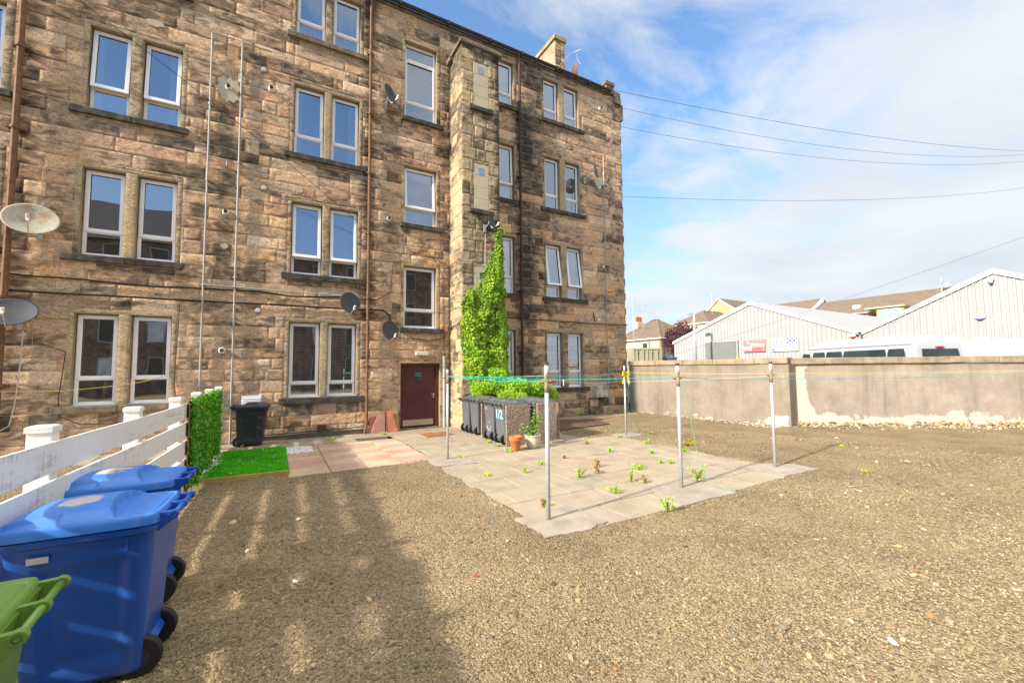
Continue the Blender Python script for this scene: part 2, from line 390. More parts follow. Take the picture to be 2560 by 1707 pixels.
# dressed margins around each opening or pair
groups = []
for k in range(4):
    for pair in (A, B, D): groups.append((pair[0][0]-0.10, pair[1][1]+0.10, ZB[k]-0.17, ZT[k]+0.10))
    groups.append((Cw[0]-0.12, Cw[1]+0.12, ZB[k]-0.17, ZT[k]+0.12)); groups.append((-6.14, -5.10, ZB[k]-0.17, ZT[k]+0.05))
for a, b, c, d in S_: groups.append((a-0.08, b+0.13, c-0.17, d+0.07))
groups.append((DOOR[0]-0.06, DOOR[1]+0.12, 0, DOOR[3]+0.06))
def soot_front(u, w):
    g = lambda x, z, sx, sz, a: a*np.exp(-((u-x)/sx)**2-((w-z)/sz)**2)
    s = -0.035+0*u
    s = s+0.20*np.exp(-((u-7.95)/0.42)**2)*(0.75+0.4*np.sin(w*1.3+1))+0.07*np.exp(-((u-8.7)/0.6)**2)
    s = s+0.14*np.exp(-((u-2.35)/0.22)**2)*np.clip((w-1)/2, 0, 1)+0.10*np.exp(-((u+4.85)/0.22)**2)
    s = s+g(4.75, 10, 0.35, 3.4, 0.12)+g(12.4, 13.2, 0.5, 0.9, 0.13)+g(11.6, 0.3, 1.6, 0.7, 0.05)
    s = s+g(-3.0, 3.42, 0.3, 0.13, 0.20)+g(3.2, 9.5, 0.5, 2.2, 0.05)-0.02*np.exp(-((u-10.9)/0.8)**2)+g(-1.3, 7.4, 1.2, 1.1, 0.05)-g(3.5, 2.6, 1.2, 0.9, 0.07)
    s = s+0.05*np.clip((w-9)/4, 0, 1)*(u < 2.4)-0.03*(w < 3.4)*(u < 3)
    for (x0, x1, z0, z1) in groups: # streaks under sills
        s = s+0.05*((u > x0) & (u < x1))*np.exp(-np.clip(z0-w, 0, 9)/0.25)*(w < z0)
    return s
front = Stones(rng, lambda u, w, d: np.stack([u, YF-d, w], -1), soot_front, 0.016, 3)
TX0, TX1, TY = 4.946, 6.272, 11.79      # stair tower
TZ = 12.2
front.courses(-9.0, XR, 0.0, 13.42, groups+[(TX0, TX1, 0, 12.25)])
DR = (0.47, 0.37, 0.235)
for (a, b, c, d) in groups:             # margins: lintel, jambs, mullions
    ops = [o for o in openings if o[0] >= a-1e-3 and o[1] <= b+1e-3 and o[2] >= c-1e-3 and o[3] <= d+1e-3]
    if not ops: continue
    top = max(o[3] for o in ops); bot = min(o[2] for o in ops)
    front.patch(a, b, top+0.012, d, 0.004, 0.003, DR, -0.06, joint=0.003, edge=0.004)
    xs = sorted([o[0] for o in ops]+[o[1] for o in ops]); edges = [a]+xs+[b]
    for i in range(0, len(edges), 2):
        z = bot
        while z < top-0.05:
            h = min(rng.uniform(0.3, 0.6), top+0.012-z) if (i == 0 or i == len(edges)-2) else top+0.012-z
            if top-z-h < 0.15: h = top+0.012-z
            front.patch(edges[i], edges[i+1], z, z+h, 0.004, 0.003, DR, rng.choice([-0.07, -0.03, 0.02, 0.04]), joint=0.003, edge=0.004)
            z += h
wall_main = front.build('wall', M_stone, building)
# mortar plane and reveals
mb = MB()
xs = sorted({-9.0, XR, TX0, TX1}|{x for o in openings for x in o[:2]}); zs = sorted({0.0, 13.42}|{z for o in openings for z in o[2:]})
for i in range(len(xs)-1):
    for j in range(len(zs)-1):
        cx, cz = (xs[i]+xs[i+1])/2, (zs[j]+zs[j+1])/2
        if any(o[0] < cx < o[1] and o[2] < cz < o[3] for o in openings): continue
        mb.quad((xs[i], YF+.003, zs[j]), (xs[i+1], YF+.003, zs[j]), (xs[i+1], YF+.003, zs[j+1]), (xs[i], YF+.003, zs[j+1]))
mort = simple('lime_mortar', (0.50, 0.385, 0.25), 0.95, var=0.35, scale=1.5, bump=0.4)
mb.build('mortar', mort, building)
M_rev = simple('reveal_stone', (0.34, 0.25, 0.15), 0.9, var=0.3, scale=3, bump=0.4, dirt=(0.08, 0.06, 0.04), dirt_amt=0.7)
for a, b, c, d in openings:
    y1 = YW+0.12; mb = MB()
    mb.add([(a, YF, c), (b, YF, c), (b, YF, d), (a, YF, d), (a, y1, c), (b, y1, c), (b, y1, d), (a, y1, d)], [(0, 4, 7, 3), (5, 1, 2, 6), (3, 7, 6, 2), (4, 0, 1, 5)])
    mb.build('window_reveal', M_rev, building)
# body of the building behind
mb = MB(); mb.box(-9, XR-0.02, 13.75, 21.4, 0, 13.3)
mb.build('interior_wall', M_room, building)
mb = MB(); mb.box(XR-0.3, XR-0.005, YF+0.03, 21.5, 0, 13.4); mb.box(-9.0, -8.9, 13.0, 21.5, 0, 13.3); mb.box(-9, XR-.31, 13.1, 13.74, 13.1, 13.36)
for z in (3.6, 6.95, 10.4): mb.box(-8.9, XR-.31, 13.14, 13.74, z, z+0.2)
for x in (-4.6, -1.2, 3.1, 5.6, 8.1): mb.box(x, x+0.15, 13.14, 13.74, 0, 13.1)
mb.build('gable_wall', simple('gable_stone', (0.30, 0.23, 0.15), 0.9, var=0.3, scale=2, bump=0.5), building)
mb = MB()
mb.prism([(-9, 12.76, 13.46), (-9, 17.2, 16.3), (-9, 21.6, 13.46)], (XR-0.4+9, 0, 0)); mb.build('roof', M_slate, building)
mb = MB(); n = 10
pts = [(-9.0, 12.70, 13.49)]; 
for k in range(n):
    a0 = math.pi*k/(n-1); pts_ = 0
prof = [(12.70+0.075*math.cos(math.pi+math.pi*k/8), 13.52+0.085*math.sin(math.pi+math.pi*k/8)) for k in range(9)]
prof += [(12.70+0.066*math.cos(2*math.pi-math.pi*k/8), 13.52+0.076*math.sin(2*math.pi-math.pi*k/8)) for k in range(9)]
mb.prism([(-9, y, z) for y, z in prof], (21.1, 0, 0))
for x in (-6, -4, -2, 0, 1.6, 3.2, 4.8, 6.4, 7.7, 9.3, 10.9): mb.box(x, x+0.06, 12.61, 12.79, 13.42, 13.53)
mb.build('gutter', M_gutter, building)
mb = MB(); mb.box(-9, 12.1, 12.80, 12.90, 13.36, 13.44); mb.build('eaves_course', M_sill2, building)
sk = Stones(random.Random(5), lambda u, w, d: np.stack([u, YF-0.05-d, w], -1), lambda u, w: 0.05+0*u, 0.012, 9)
skews = [(12.02, 12.80, YF-0.03, 13.6, 13.44, 13.62), (12.0, 12.42, YF-0.03, 13.7, 13.62, 13.86), (11.95, 12.46, YF-0.06, 13.75, 13.86, 14.02), (XR-0.02, XR+0.16, YF-0.02, 13.6, 12.5, 13.2), (12.46, 12.82, YF-0.02, 13.65, 13.62, 13.70)]
for z in np.arange(0.3, 12.4, 0.62): skews.append((XR-0.02, XR+0.02+0.03*rng.random(), YF+0.0, 13.4, z, z+0.3))
for q in skews: mb = MB(); mb.box(*q); mb.build('skew_stone', M_sill2, building, bevel=0.012)
# sills
def sill(x0, x1, z, m=M_sill, p=building):
    mb = MB(); xm = (x0+x1)/2
    if x1-x0 > 1.6: mb.box(x0, xm-0.004, YF-0.09, YW+0.05, z-0.155, z-0.005); mb.box(xm+0.004, x1, YF-0.085, YW+0.05, z-0.15, z-0.005)
    else: mb.box(x0, x1, YF-0.09, YW+0.05, z-0.15, z-0.005)
    mb.build('window_sill', m, p, bevel=0.012)
for k in range(4):
    sill(A[0][0]-0.27, A[1][1]+0.17, ZB[k], M_sill2 if k == 0 else M_sill); sill(B[0][0]-0.22, B[1][1]+0.22, ZB[k], M_sill2 if k == 3 else M_sill); sill(D[0][0]-0.20, D[1][1]+0.26, ZB[k]); sill(Cw[0]-0.2, Cw[1]+0.22, ZB[k]); sill(-6.2, -5.06, ZB[k])
for a, b in ST: sill(3.43-0.12, 4.49+0.22, a)

# windows -------------------------------------------------------------
M_blind = simple('white_blind', (0.66, 0.68, 0.70), 0.7, var=0.05, scale=2)
M_blindg = simple('grey_zebra_blind', (0.12, 0.14, 0.14), 0.8, var=0.08, scale=2)
M_curt = simple('net_curtain', (0.55, 0.60, 0.62), 0.9, var=0.25, scale=1.4)
M_cream2 = simple('faded_curtain', (0.32, 0.31, 0.27), 0.9, var=0.3, scale=3)
def window(x0, x1, z0, z1, split=0.285, ang=0.0, blind=None, top=0.0, sashed=True, p=building, y=YW, seedk=0):
    fr = 0.068; mb = MB(); yb = y+0.07
    def ring(mb, a, b, c, d, w, ya, yb_, wb=None):
        wb = wb or w
        mb.box(a, a+w, ya, yb_, c, d); mb.box(b-w, b, ya, yb_, c, d); mb.box(a+w, b-w, ya, yb_, c, c+wb); mb.box(a+w, b-w, ya, yb_, d-w, d)
    zt = z0+(z1-z0)*split; zo = z1-top
    mb2 = MB(); ring(mb2, x0+0.012, x1-0.012, z0+0.02, z1-0.015, fr, y, yb, 0.06)
    mb2.box(x0+0.012+fr, x1-0.012-fr, y, yb, zt-0.03, zt+0.03)
    if top: mb2.box(x0+0.012+fr, x1-0.012-fr, y, yb, zo-0.03, zo+0.03)
    mb2.box(x0-0.005, x1+0.005, y-0.05, y+0.03, z0, z0+0.02)
    f = mb2.build('window', M_pvc, p, bevel=0.006)
    def pane(a, b, c, d, T=None):
        m_ = MB(); m_.T = T; yy = y+0.030
        m_.quad((a, yy, c), (b, yy, c), (b, yy, d), (a, yy, d)); m_.build('pane', M_glass, f)
    pane(x0+fr, x1-fr, z0+0.07, zt-0.025)
    if top: pane(x0+fr, x1-fr, zo+0.025, z1-0.06)
    T = None
    if ang: T = Matrix.Translation((0, y, zo-0.05)) @ Matrix.Rotation(-R(ang), 4, 'X') @ Matrix.Translation((0, -y, -(zo-0.05)))
    if sashed:
        m_ = MB(); m_.T = T; ring(m_, x0+0.028, x1-0.028, zt-0.005, zo-0.03, 0.080, y-0.022, y+0.035); m_.build('sash', M_pvc, f, bevel=0.008)
        m_ = MB(); m_.T = T; g = 0.012
        ring(m_, x0+0.028+0.080-g, x1-0.028-0.080+g, zt-0.005+0.080-g, zo-0.03-0.080+g, g, y+0.004, y+0.03); m_.build('gasket', M_pvcd, f)
        pane(x0+0.10, x1-0.10, zt+0.07, zo-0.10, T)
    else: pane(x0+fr, x1-fr, zt+0.025, zo-0.06)
    yb2 = y+0.095; mb = MB()
    if blind == 'venetian':
        z = z0+0.05
        while z < z1-0.1: mb.add([(x0+0.03, yb2-0.02, z-0.004), (x1-0.03, yb2-0.02, z-0.004), (x1-0.03, yb2+0.015, z+0.012), (x0+0.03, yb2+0.015, z+0.012)], [(0, 1, 2, 3)]); z += 0.045
        mb.build('venetian_blind', M_blind, f); mb = MB()
        for s_ in (0, 1):
            a = x0+0.05 if s_ == 0 else x1-0.35
            for i in range(12): mb.quad((a+i*.025, yb2+.12+.03*(i % 2), z0+.05), (a+i*.025+.025, yb2+.12+.03*((i+1) % 2), z0+.05), (a+i*.02+.03, yb2+.12+.03*((i+1) % 2), z1-.05), (a+i*.02+.01, yb2+.12+.03*(i % 2), z1-.05))
        mb.build('curtain', M_cream2, f)
    elif blind == 'zebra':
        z = z0+0.06; i = 0
        while z < z1-0.06:
            mb.box(x0+.03, x1-.03, yb2, yb2+.004, z, min(z+0.125, z1-.05)); z += 0.17; i += 1
        mb.build('zebra_blind', M_blind, f); mb = MB(); mb.box(x0+.03, x1-.03, yb2+.01, yb2+.012, z0+.04, z1-.04); mb.build('blind_backing', M_blindg, f)
    elif blind == 'pleated':
        z = z0+(z1-z0)*(0.02 if seedk else 0.26)
        while z < z1-0.06:
            mb.add([(x0+.03, yb2, z), (x1-.03, yb2, z), (x1-.03, yb2-.012, z+.03), (x0+.03, yb2-.012, z+.03), (x1-.03, yb2, z+.06), (x0+.03, yb2, z+.06)], [(0, 1, 2, 3), (3, 2, 4, 5)]); z += 0.06
        mb.build('pleated_blind', M_blind, f)
    elif blind in ('curtain', 'net', 'left', 'right'):
        wd = x1-x0; rgs = {'curtain': [(0, .3), (.75, 1)], 'net': [(0, 1)], 'left': [(0.02, .3)], 'right': [(.62, .98)]}[blind]
        for (a, b) in rgs:
            nn = max(6, int((b-a)*wd/0.022)); 
            for i in range(nn):
                def q(i_, top_):
                    t_ = i_/nn; u_ = x0+wd*(a+(b-a)*t_); return (u_+(0.05*(t_ if blind == 'right' else -t_)*(1-top_)), yb2+0.03*math.sin(i_*2.1)+0.02*math.sin(i_*0.9), z0+.05 if top_ == 0 else z1-.05)
                mb.quad(q(i, 0), q(i+1, 0), q(i+1, 1), q(i, 1))
        mb.build('curtain', M_curt, f)
    elif blind == 'shade':
        mb.box(x0+.03, x1-.03, yb2, yb2+.006, z0+(z1-z0)*(.3+.5*(seedk == 2)), z1-.05); mb.build('roller_blind', simple('pale_blue_roller', (0.42, 0.48, 0.58), 0.8), f)
    return f
fA = {}
for k in range(4):
    for i, (a, b) in enumerate(A):
        w = window(a, b, ZB[k], ZT[k], ang=[0, 0, 4.0, 0][k], blind=[None, None, ['left', 'right'][i], 'net'][k]); fA[(k, i)] = w
    for i, (a, b) in enumerate(B):
        window(a, b, ZB[k], ZT[k], split=[.18, .24, .28, .30][k], ang=[0, 4.5, 0, 0][k], blind=['venetian', 'shade', ['left', 'right'][i], 'net'][k])
    for i, (a, b) in enumerate(D):
        window(a, b, ZB[k], ZT[k], split=[.28, .22, .27, .27][k], ang=[0, 7.5, 0, 0][k], blind=['zebra', 'pleated', 'curtain' if i else None, 'pleated'][k], seedk=1 if k == 3 else 0)
    window(Cw[0], Cw[1], ZB[k], ZT[k]+0.03, ang=[0, 0, 2.0, 0][k], blind=['zebra', 'pleated', 'net', 'pleated'][k], seedk=1)
    window(-6.0, -5.24, ZB[k], ZT[k]-0.05)
window(3.43, 4.49, *ST[0]); window(3.43, 4.49, *ST[1], ang=4.0, blind='shade', seedk=2); window(3.43, 4.49, *ST[2], top=0.52, split=0.22)
# things behind the lower left windows
ladder = MB()
ladder.prism([(-3.60, 13.5, 0.9), (-3.54, 13.5, 0.9), (-3.36, 13.5, 2.72), (-3.42, 13.5, 2.72)], (0, .03, 0)); ladder.prism([(-3.02, 13.62, 0.9), (-2.96, 13.62, 0.9), (-3.26, 13.5, 2.72), (-3.34, 13.5, 2.72)], (0, .03, 0))
for z in (1.2, 1.5, 1.8, 2.1): ladder.box(-3.55+(z-.9)*.1, -3.1, 13.52, 13.54, z, z+.025)
tag(ladder.build('stepladder', simple('yellow_fibreglass', (0.75, 0.50, 0.03), 0.5), None), 'yellow stepladder standing open indoors behind the lowest left window', 'ladder')

# door ------------------------------------------------------------------
mb = MB(); dx0, dx1 = DOOR[0], DOOR[1]; yd = YW+0.03
mb.box(dx0+.005, dx0+.07, yd-.06, yd+.1, 0.02, 2.01); mb.box(dx1-.10, dx1-.005, yd-.06, yd+.1, 0.02, 2.01); mb.box(dx0+.07, dx1-.10, yd-.06, yd+.1, 1.94, 2.01)
dfr = mb.build('door', M_door, building, bevel=0.005)
mb = MB(); mb.box(dx0+.075, dx1-.105, yd, yd+.05, 0.05, 1.935); mb.build('door_leaf', M_door, dfr, bevel=0.004)
mb = MB(); mb.box(dx0+.12, dx1-.17, yd-.008, yd-.001, 0.09, 0.27); mb.build('kick_plate', M_steel, dfr)
mb = MB(); mb.box(dx1-.175, dx1-.135, yd-.012, yd-.001, 0.92, 1.08); mb.box(dx1-.165, dx1-.145, yd-.05, yd-.01, 1.03, 1.05); mb.box(dx1-.25, dx1-.145, yd-.055, yd-.04, 1.03, 1.05); mb.build('handle', M_steel, dfr, bevel=.003)
mb = MB(); mb.box(3.87, 4.06, yd-.010, yd-.001, 1.41, 1.73); mb.build('door_glazing', M_glass, dfr)
mb = MB(); mb.box(3.88, 4.05, yd-.0008, yd-.0004, 1.42, 1.72); mb.box(3.885, 4.04, yd-.03, yd-.012, 1.465, 1.475); mb.build('door_glazing_backing', M_dark, dfr)
mb = MB(); mb.box(dx0, dx1, YF-.03, yd+.1, 0, .03); mb.build('doorstep', M_sill2, building)
mb = MB(); mb.box(3.79, 4.21, YF-.12, YF-.02, 2.27, 2.385); wl_ = mb.build('wall_light', simple('opal_plastic', (.75, .75, .72), .3), building, bevel=.02)
mb = MB(); mb.tube([(4.21, YF-.04, 2.33), (4.4, YF-.05, 2.36), (4.5, YF-.05, 2.3), (4.52, YF-.04, 2.02)], .009, 6); mb.build('light_cable', M_wirew, building)

# stair tower -----------------------------------------------------------
PH = [(5.35, 5.88, 10.22, 11.72), (5.35, 5.87, 6.86, 8.36), (5.33, 5.87, 3.6, 5.03)]
def soot_t(u, w): return -0.045+0.16*np.exp(-((u-6.25)/0.13)**2)*(w > 5)+0.10*np.exp(-((w-10.0)/0.14)**2-((u-5.7)/.4)**2)+0.15*np.exp(-((w-6.2)/0.5)**2-((u-5.75)/.35)**2)+0.08*(w > 11.9)+0.04*np.exp(-((u-4.98)/.05)**2)
tf = Stones(random.Random(21), lambda u, w, d: np.stack([u, TY-d, w], -1), soot_t, 0.022, 31)
PALs = PAL; PAL = [(0.46, 0.37, 0.24), (0.50, 0.40, 0.26), (0.42, 0.33, 0.21), (0.48, 0.36, 0.22), (0.38, 0.30, 0.20)]
tf.courses(TX0, TX1, 0, TZ, PH, hmin=.3, hmax=.4, lmin=.25, lmax=.5)
tw = empty('x', None, None); bpy.data.objects.remove(tw)
tow = tf.build('stair_tower_wall', M_stone, building)
ts = Stones(random.Random(22), lambda u, w, d: np.stack([TX0-d, YF-0.0-u, w], -1), lambda u, w: -0.03+0.16*np.exp(-((u-0.0)/.12)**2)+.04*np.sin(w*.7)+.10*(w > 11.4)-.05*(w < 2), 0.006, 37)
ts.courses(-0.05, YF-TY, 0, TZ+0.0, [], hmin=.3, hmax=.4, lmin=.3, lmax=.6)
ts.build('stair_tower_wall', M_stone, building)
PAL = PALs
mb = MB(); mb.box(TX0+.012, TX1-.012, TY+.012, YF+0.2, 0, TZ); mb.build('tower_core', mort, building)
mb = MB(); mb.box(TX0-.08, TX1+.10, TY-.08, YF-.0, TZ, TZ+.11); mb.box(TX0-.02, TX1+.02, TY-.02, YF-.0, TZ+.11, TZ+.2); mb.box(TX0-.13, TX0-.0, YF-.35, YF-.02, TZ-.15, TZ+.01); mb.build('tower_coping', M_sill2, building, bevel=.015)
for (a, b, c, d) in PH:
    mb = MB(); zz = np.linspace(c, d, 5)
    for i in range(4): mb.box(a+.004, b-.004, TY-.006, TY+.05, zz[i]+.003, zz[i+1]-.003)
    q = mb.build('blocked_window', M_cream, building, bevel=.004)
    mb = MB(); mb.box(5.50, 5.69, TY-.012, TY-.0075, d-.35, d-.12); mb.build('vent_pane', M_glass, q)
    mb = MB(); mb.box(5.51, 5.68, TY-.0072, TY-.0065, d-.34, d-.13); mb.build('vent_frame', M_dark, q)
    if c > 4:
        mb = MB(); mb.box(a-.16, b+.16, TY-.10, TY+.05, c-.14, c-.005); mb.build('tower_sill', M_sill, building, bevel=.012)
# chimney ----------------------------------------------------------------
chs = Stones(random.Random(8), lambda u, w, d: np.stack([u, 15.0-d, w], -1), lambda u, w: -0.02+0*u, .012, 51)
chs.courses(10.93, 11.49, 13.0, 17.0, [], hmin=.3, hmax=.4, lmin=.2, lmax=.4)
cho = chs.build('chimney', M_stone, building)
mb = MB(); mb.box(10.945, 11.48, 15.012, 19.6, 13, 17.0); mb.build('chimney_core', M_smooth if False else simple('chimney_stone', (.36, .27, .17), .9, var=.35, scale=2, bump=.5), cho)
mb = MB(); mb.box(10.86, 11.56, 14.93, 19.7, 17.0, 17.18); mb.box(10.9, 11.52, 14.97, 19.65, 17.18, 17.26); mb.build('chimney_cope', simple('lichened_cope', (.33, .25, .12), .9, var=.4, scale=3, bump=.6), cho, bevel=.015)

# pipes ---------------------------------------------------------------------
def pipe(x, z0, z1, r, m, y=12.75, clips=(), name='drainpipe', top=None, bot=None):
    mb = MB(); pts = [(x, y, z0), (x, y, z1)]
    if bot: pts = bot+pts
    if top: pts = pts+top
    mb.tube(pts, r, 10)
    for c in clips: mb.tube([(x, y, c-.03), (x, y, c-.028), (x, y, c+.028), (x, y, c+.03)], [r*1.0, r*1.45, r*1.45, r*1.0], 10); mb.box(x-r*2.4, x+r*2.4, y+r*.2, YF+.0, c-.018, c+.018)
    return mb.build(name, m, building, smooth=False)
pipe(-4.95, 0, 13.5, .058, M_rust, 12.74, [1.6+i*1.83 for i in range(7)])
pipe(2.355, .28, 13.2, .043, M_rust, 12.76, [.32, 1.95, 3.95, 5.9, 7.75, 9.6, 11.5], top=[(2.355, 12.72, 13.48)], bot=[(2.30, 12.70, 0.0)])
pipe(7.65, .15, 13.15, .05, M_rustp, 12.75, [2.4, 4.6, 6.7, 8.8, 11.0], top=[(7.6, 12.72, 13.3), (7.6, 12.70, 13.5)])
pipe(-1.60, 0, 10.60, .022, M_greyp, 12.80, [1.5, 4.0, 4.6, 6.7, 8.7], 'vent_pipe', top=[(-1.50, 12.8, 10.62), (-.95, 12.8, 10.62)] and [(-1.6, 12.8, 10.62), (-1.1, 12.8, 10.62)])
pipe(-.94, 0, 10.58, .024, M_greyp, 12.80, [.9, 4.0, 4.25, 7.3, 9.8], 'vent_pipe', top=[(-.94, 12.8, 10.6), (-.25, 12.8, 10.6)])
pipe(11.70, 0, 10.7, .018, M_greyp, 12.80, [1.2, 4.2, 7.2, 9.4], 'vent_pipe', top=[(11.5, 12.8, 10.76)])
pipe(4.735, 0, 2.26, .05, M_galv, 12.78, [], 'cable_conduit')
for q, r_ in (([(-1.6, 12.79, 7.3), (-1.2, 12.79, 7.28), (-1.2, 12.79, 7.15)], .018), ([(-.94, 12.79, 7.1), (-.2, 12.79, 7.08)], .014), ([(-1.6, 12.78, 4.0), (1.7, 12.78, 3.96)], .018)):
    mb = MB(); mb.tube(q, r_, 6); mb.build('vent_pipe', M_greyp, building)
# flues, vents, patches
def flue(x, z, r=.055, long=.10, white=True):
    mb = MB(); mb.lathe([(0, -.0), (r*1.5, -.0), (r*1.5, -.02), (r, -.03), (r, -long), (r*.75, -long), (r*.75, -.01), (0, -.01)], (x, YF-.012, z), 'Y', 16)
    f = mb.build('flue', M_white if white else M_vent, building, smooth=True)
    mb = MB(); mb.lathe([(0, -long+.01), (r*.74, -long+.01)], (x, YF-.012, z), 'Y', 16); mb.tube([(x, YF-.02-long, z+.01), (x, YF-.06-long, z+.02)], [r*.7, r*.68], 12); mb.build('flue_mouth', M_black, f)
for x, z in ((-1.22, 9.27), (-1.19, 5.93), (-1.17, 2.36), (11.54, 9.21), (11.64, 5.92), (11.6, 12.63), (2.95, 6.46), (-.25, 9.55)): flue(x, z)
def vent(x, z, r=.075):
    mb = MB(); mb.lathe([(0, -.05), (r*.9, -.04), (r, -.01), (r, 0)], (x, YF-.01, z), 'Y', 16); f = mb.build('round_vent', M_vent, building, smooth=True)
    mb = MB()
    for k in range(8):
        t = k*math.pi/8; c, s = math.cos(t)*r*.8, math.sin(t)*r*.8
        mb.tube([(x-c, YF-.058, z-s), (x+c, YF-.058, z+s)], .005, 4)
    mb.build('vent_grille', M_white, f)
for x, z in ((-.43, 10.04), (-.35, 6.75), (-.41, 3.43)): vent(x, z)
def blob(name, x, z, rx, rz, m, y=YF-.03, seed=0, th=.012):
    r_ = random.Random(seed); n = 22; mb = MB(); pr = [(x+rx*math.cos(2*math.pi*k/n)*r_.uniform(.7, 1.1), y, z+rz*math.sin(2*math.pi*k/n)*r_.uniform(.7, 1.1)) for k in range(n)]
    mb.prism(pr, (0, .03, 0)); return mb.build(name, m, building)
blob('mortar_patch', -1.22, 9.22, .28, .40, M_mortar, seed=1); blob('mortar_patch', .46, 6.89, .13, .11, M_mortar, seed=2); blob('mortar_patch', -2.75, 10.42, .20, .09, M_mortar, seed=3)
blob('mortar_patch', 1.95, 4.0, .14, .1, M_mortar, seed=4); blob('mortar_patch', 11.5, 9.4, .25, .26, M_mortar, seed=6, y=YF-.02); blob('mortar_patch', 11.35, 12.65, .22, .12, M_mortar, seed=7, y=YF-.02); blob('mortar_patch', -1.2, 5.05, .10, .08, M_mortar, seed=9)
mb = MB(); mb.box(10.98, 11.57, YF-.19, YF-.0, .67, 1.12); q = mb.build('meter_box', simple('stained_white_box', (.55, .52, .45), .7, var=.1, dirt=(.12, .1, .08), dirt_amt=.9, dscale=4), building, bevel=.012)
mb = MB(); mb.tube([(10.7, YF-.03, .1), (10.7, YF-.03, .62), (11.65, YF-.03, .62), (11.68, YF-.03, 1.0)], .016, 6); mb.build('meter_pipe', M_cable, building)
mb = MB(); mb.box(-.72, -.28, YF-.06, YF-.0, .98, 1.2); [mb.box(-.69, -.31, YF-.07, YF-.058, 1.0+k*.04, 1.018+k*.04) for k in range(4)]; mb.build('air_vent_box', M_pvc, building, bevel=.006)
for (x, z, m) in ((1.18, .27, simple('brick_red_grille', (.16, .06, .045), .8)), (9.56, .22, M_vent)):
    mb = MB(); mb.box(x-.12, x+.12, YF-.04, YF-.0, z-.075, z+.075); g_ = mb.build('air_brick', m, building)
    mb = MB(); [mb.box(x-.10+k*.034, x-.088+k*.034, YF-.044, YF-.0405, z-.05+j*.055, z-.015+j*.055) for k in range(6) for j in range(2)]; mb.build('grille_slot', M_black, g_)
mb = MB(); mb.box(-.7, 2.28, YF-.05, YF+.0, 0, .13); mb.build('plinth', simple('plinth_stone', (.13, .11, .075), .95, var=.4, scale=5, bump=.8, bscale=30), building, bevel=.01)
mb = MB(); mb.tube([(-.7, YF-.07, .16), (.5, YF-.07, .17), (1.6, YF-.07, .19), (2.3, YF-.07, .2)], .014, 6); mb.build('conduit_run', M_cable, building)
mb = MB(); mb.box(XR-.4, XR+.02, YF-.06, YF-.005, 13.15, 13.42); mb.build('skew_block', M_sill2, building, bevel=.02)

# ------------------------------------------------------------------ cables on the wall
def cable(pts, r=.012, m=M_cable, label='', name='wall_cable', cat='cable', group=None, sub=6, sag=0.0, wob=0.0, seed=0):
    P = []; r_ = random.Random(seed)
    for i in range(len(pts)-1):
        a, b = Vector(pts[i]), Vector(pts[i+1])
        for k in range(sub):
            t = k/sub; p = a.lerp(b, t); p.z += -sag*4*t*(1-t)+r_.uniform(-wob, wob); P.append(p)
    P.append(Vector(pts[-1])); mb = MB(); mb.tube(P, r, 6)
    return tag(mb.build(name, m), label, cat, group)
y = YF-.05
cable([(-9, y, 3.95), (-5.06, y, 3.93), (-3.7, y, 3.92), (-2.76, y, 3.87), (-1.6, y, 3.91), (-.32, y, 3.93), (.4, y, 3.85), (1.6, y, 3.93)], .019, label='upper of two thick black cables along the left of the facade', wob=.008, seed=1)
cable([(-9, y, 3.58), (-5.04, y, 3.58), (-1.66, y, 3.59), (1.62, y, 3.60), (2.8, y, 3.63), (2.98, y, 3.5), (3.05, y, 3.28)], .022, label='lower thick black cable along the facade, bending down beside the stair window', wob=.006, seed=2)
cable([(6.3, y, 3.62), (6.96, y, 3.61), (9.31, y, 3.58), (11.7, y, 3.57), (12.82, y, 3.6)], .018, label='black cable across the right bay between ground and first floor', wob=.008, seed=3)
cable([(2.4, y, 3.9), (2.7, y, 3.95), (3.03, y, 4.2), (3.06, y, 4.7), (3.1, y, 5.12), (3.31, y, 5.16), (3.55, y, 5.3), (3.77, y, 5.51), (4.0, y, 5.6), (4.2, y, 5.57), (4.5, y, 5.25), (4.72, y, 4.8), (4.74, y, 3.6), (4.74, y, 2.25)], .011, label='thin black cable looping around the lowest stair window', wob=.012, seed=4)
cable([(3.0, y, 2.92), (3.32, y, 2.80), (4.34, y, 2.74), (4.75, y, 2.85), (4.9, y, 3.15), (4.9, y-.6, 3.2), (4.9, TY-.02, 3.28), (5.0, TY-.06, 3.3)], .013, label='black cable running under the lowest stair window to the tower', wob=.01, seed=5)
cable([(4.76, y, 2.25), (4.85, y-.1, 2.7), (4.9, y-.3, 3.2)], .010, label='short black cable rising from the grey conduit beside the door', seed=6)
cable([(-4.66, YF-.05, 2.75), (-4.68, YF-.05, 1.9), (-4.72, YF-.05, 1.2), (-4.78, YF-.05, .75), (-4.95, YF-.05, .62)], .012, M_wirew, 'white cable hanging down the wall below the low left satellite dish', wob=.004, seed=7)
cable([(-4.45, y, 2.5), (-4.0, y, 2.3), (-4.03, y, 1.8), (-4.07, y, 1.3), (-4.05, y, .9), (-3.7, y, .7), (-3.0, y, .68)], .009, label='thin black cable tacked left of the lowest left window', wob=.006, seed=8)
cable([(-2.05, y, 3.5), (-2.07, y, 2.6), (-2.1, y, 1.5), (-2.0, y, 1.0)], .009, label='thin black cable tacked right of the lowest left window pair', wob=.01, seed=9)
cable([(-3.9, 10.6, 9.25), (-1.9, 11.1, 8.2), (.2, 11.8, 7.1), (2.4, 12.7, 5.9)], .006, label='thin drop wire slanting down in front of the upper left windows', name='drop_wire', sub=8)
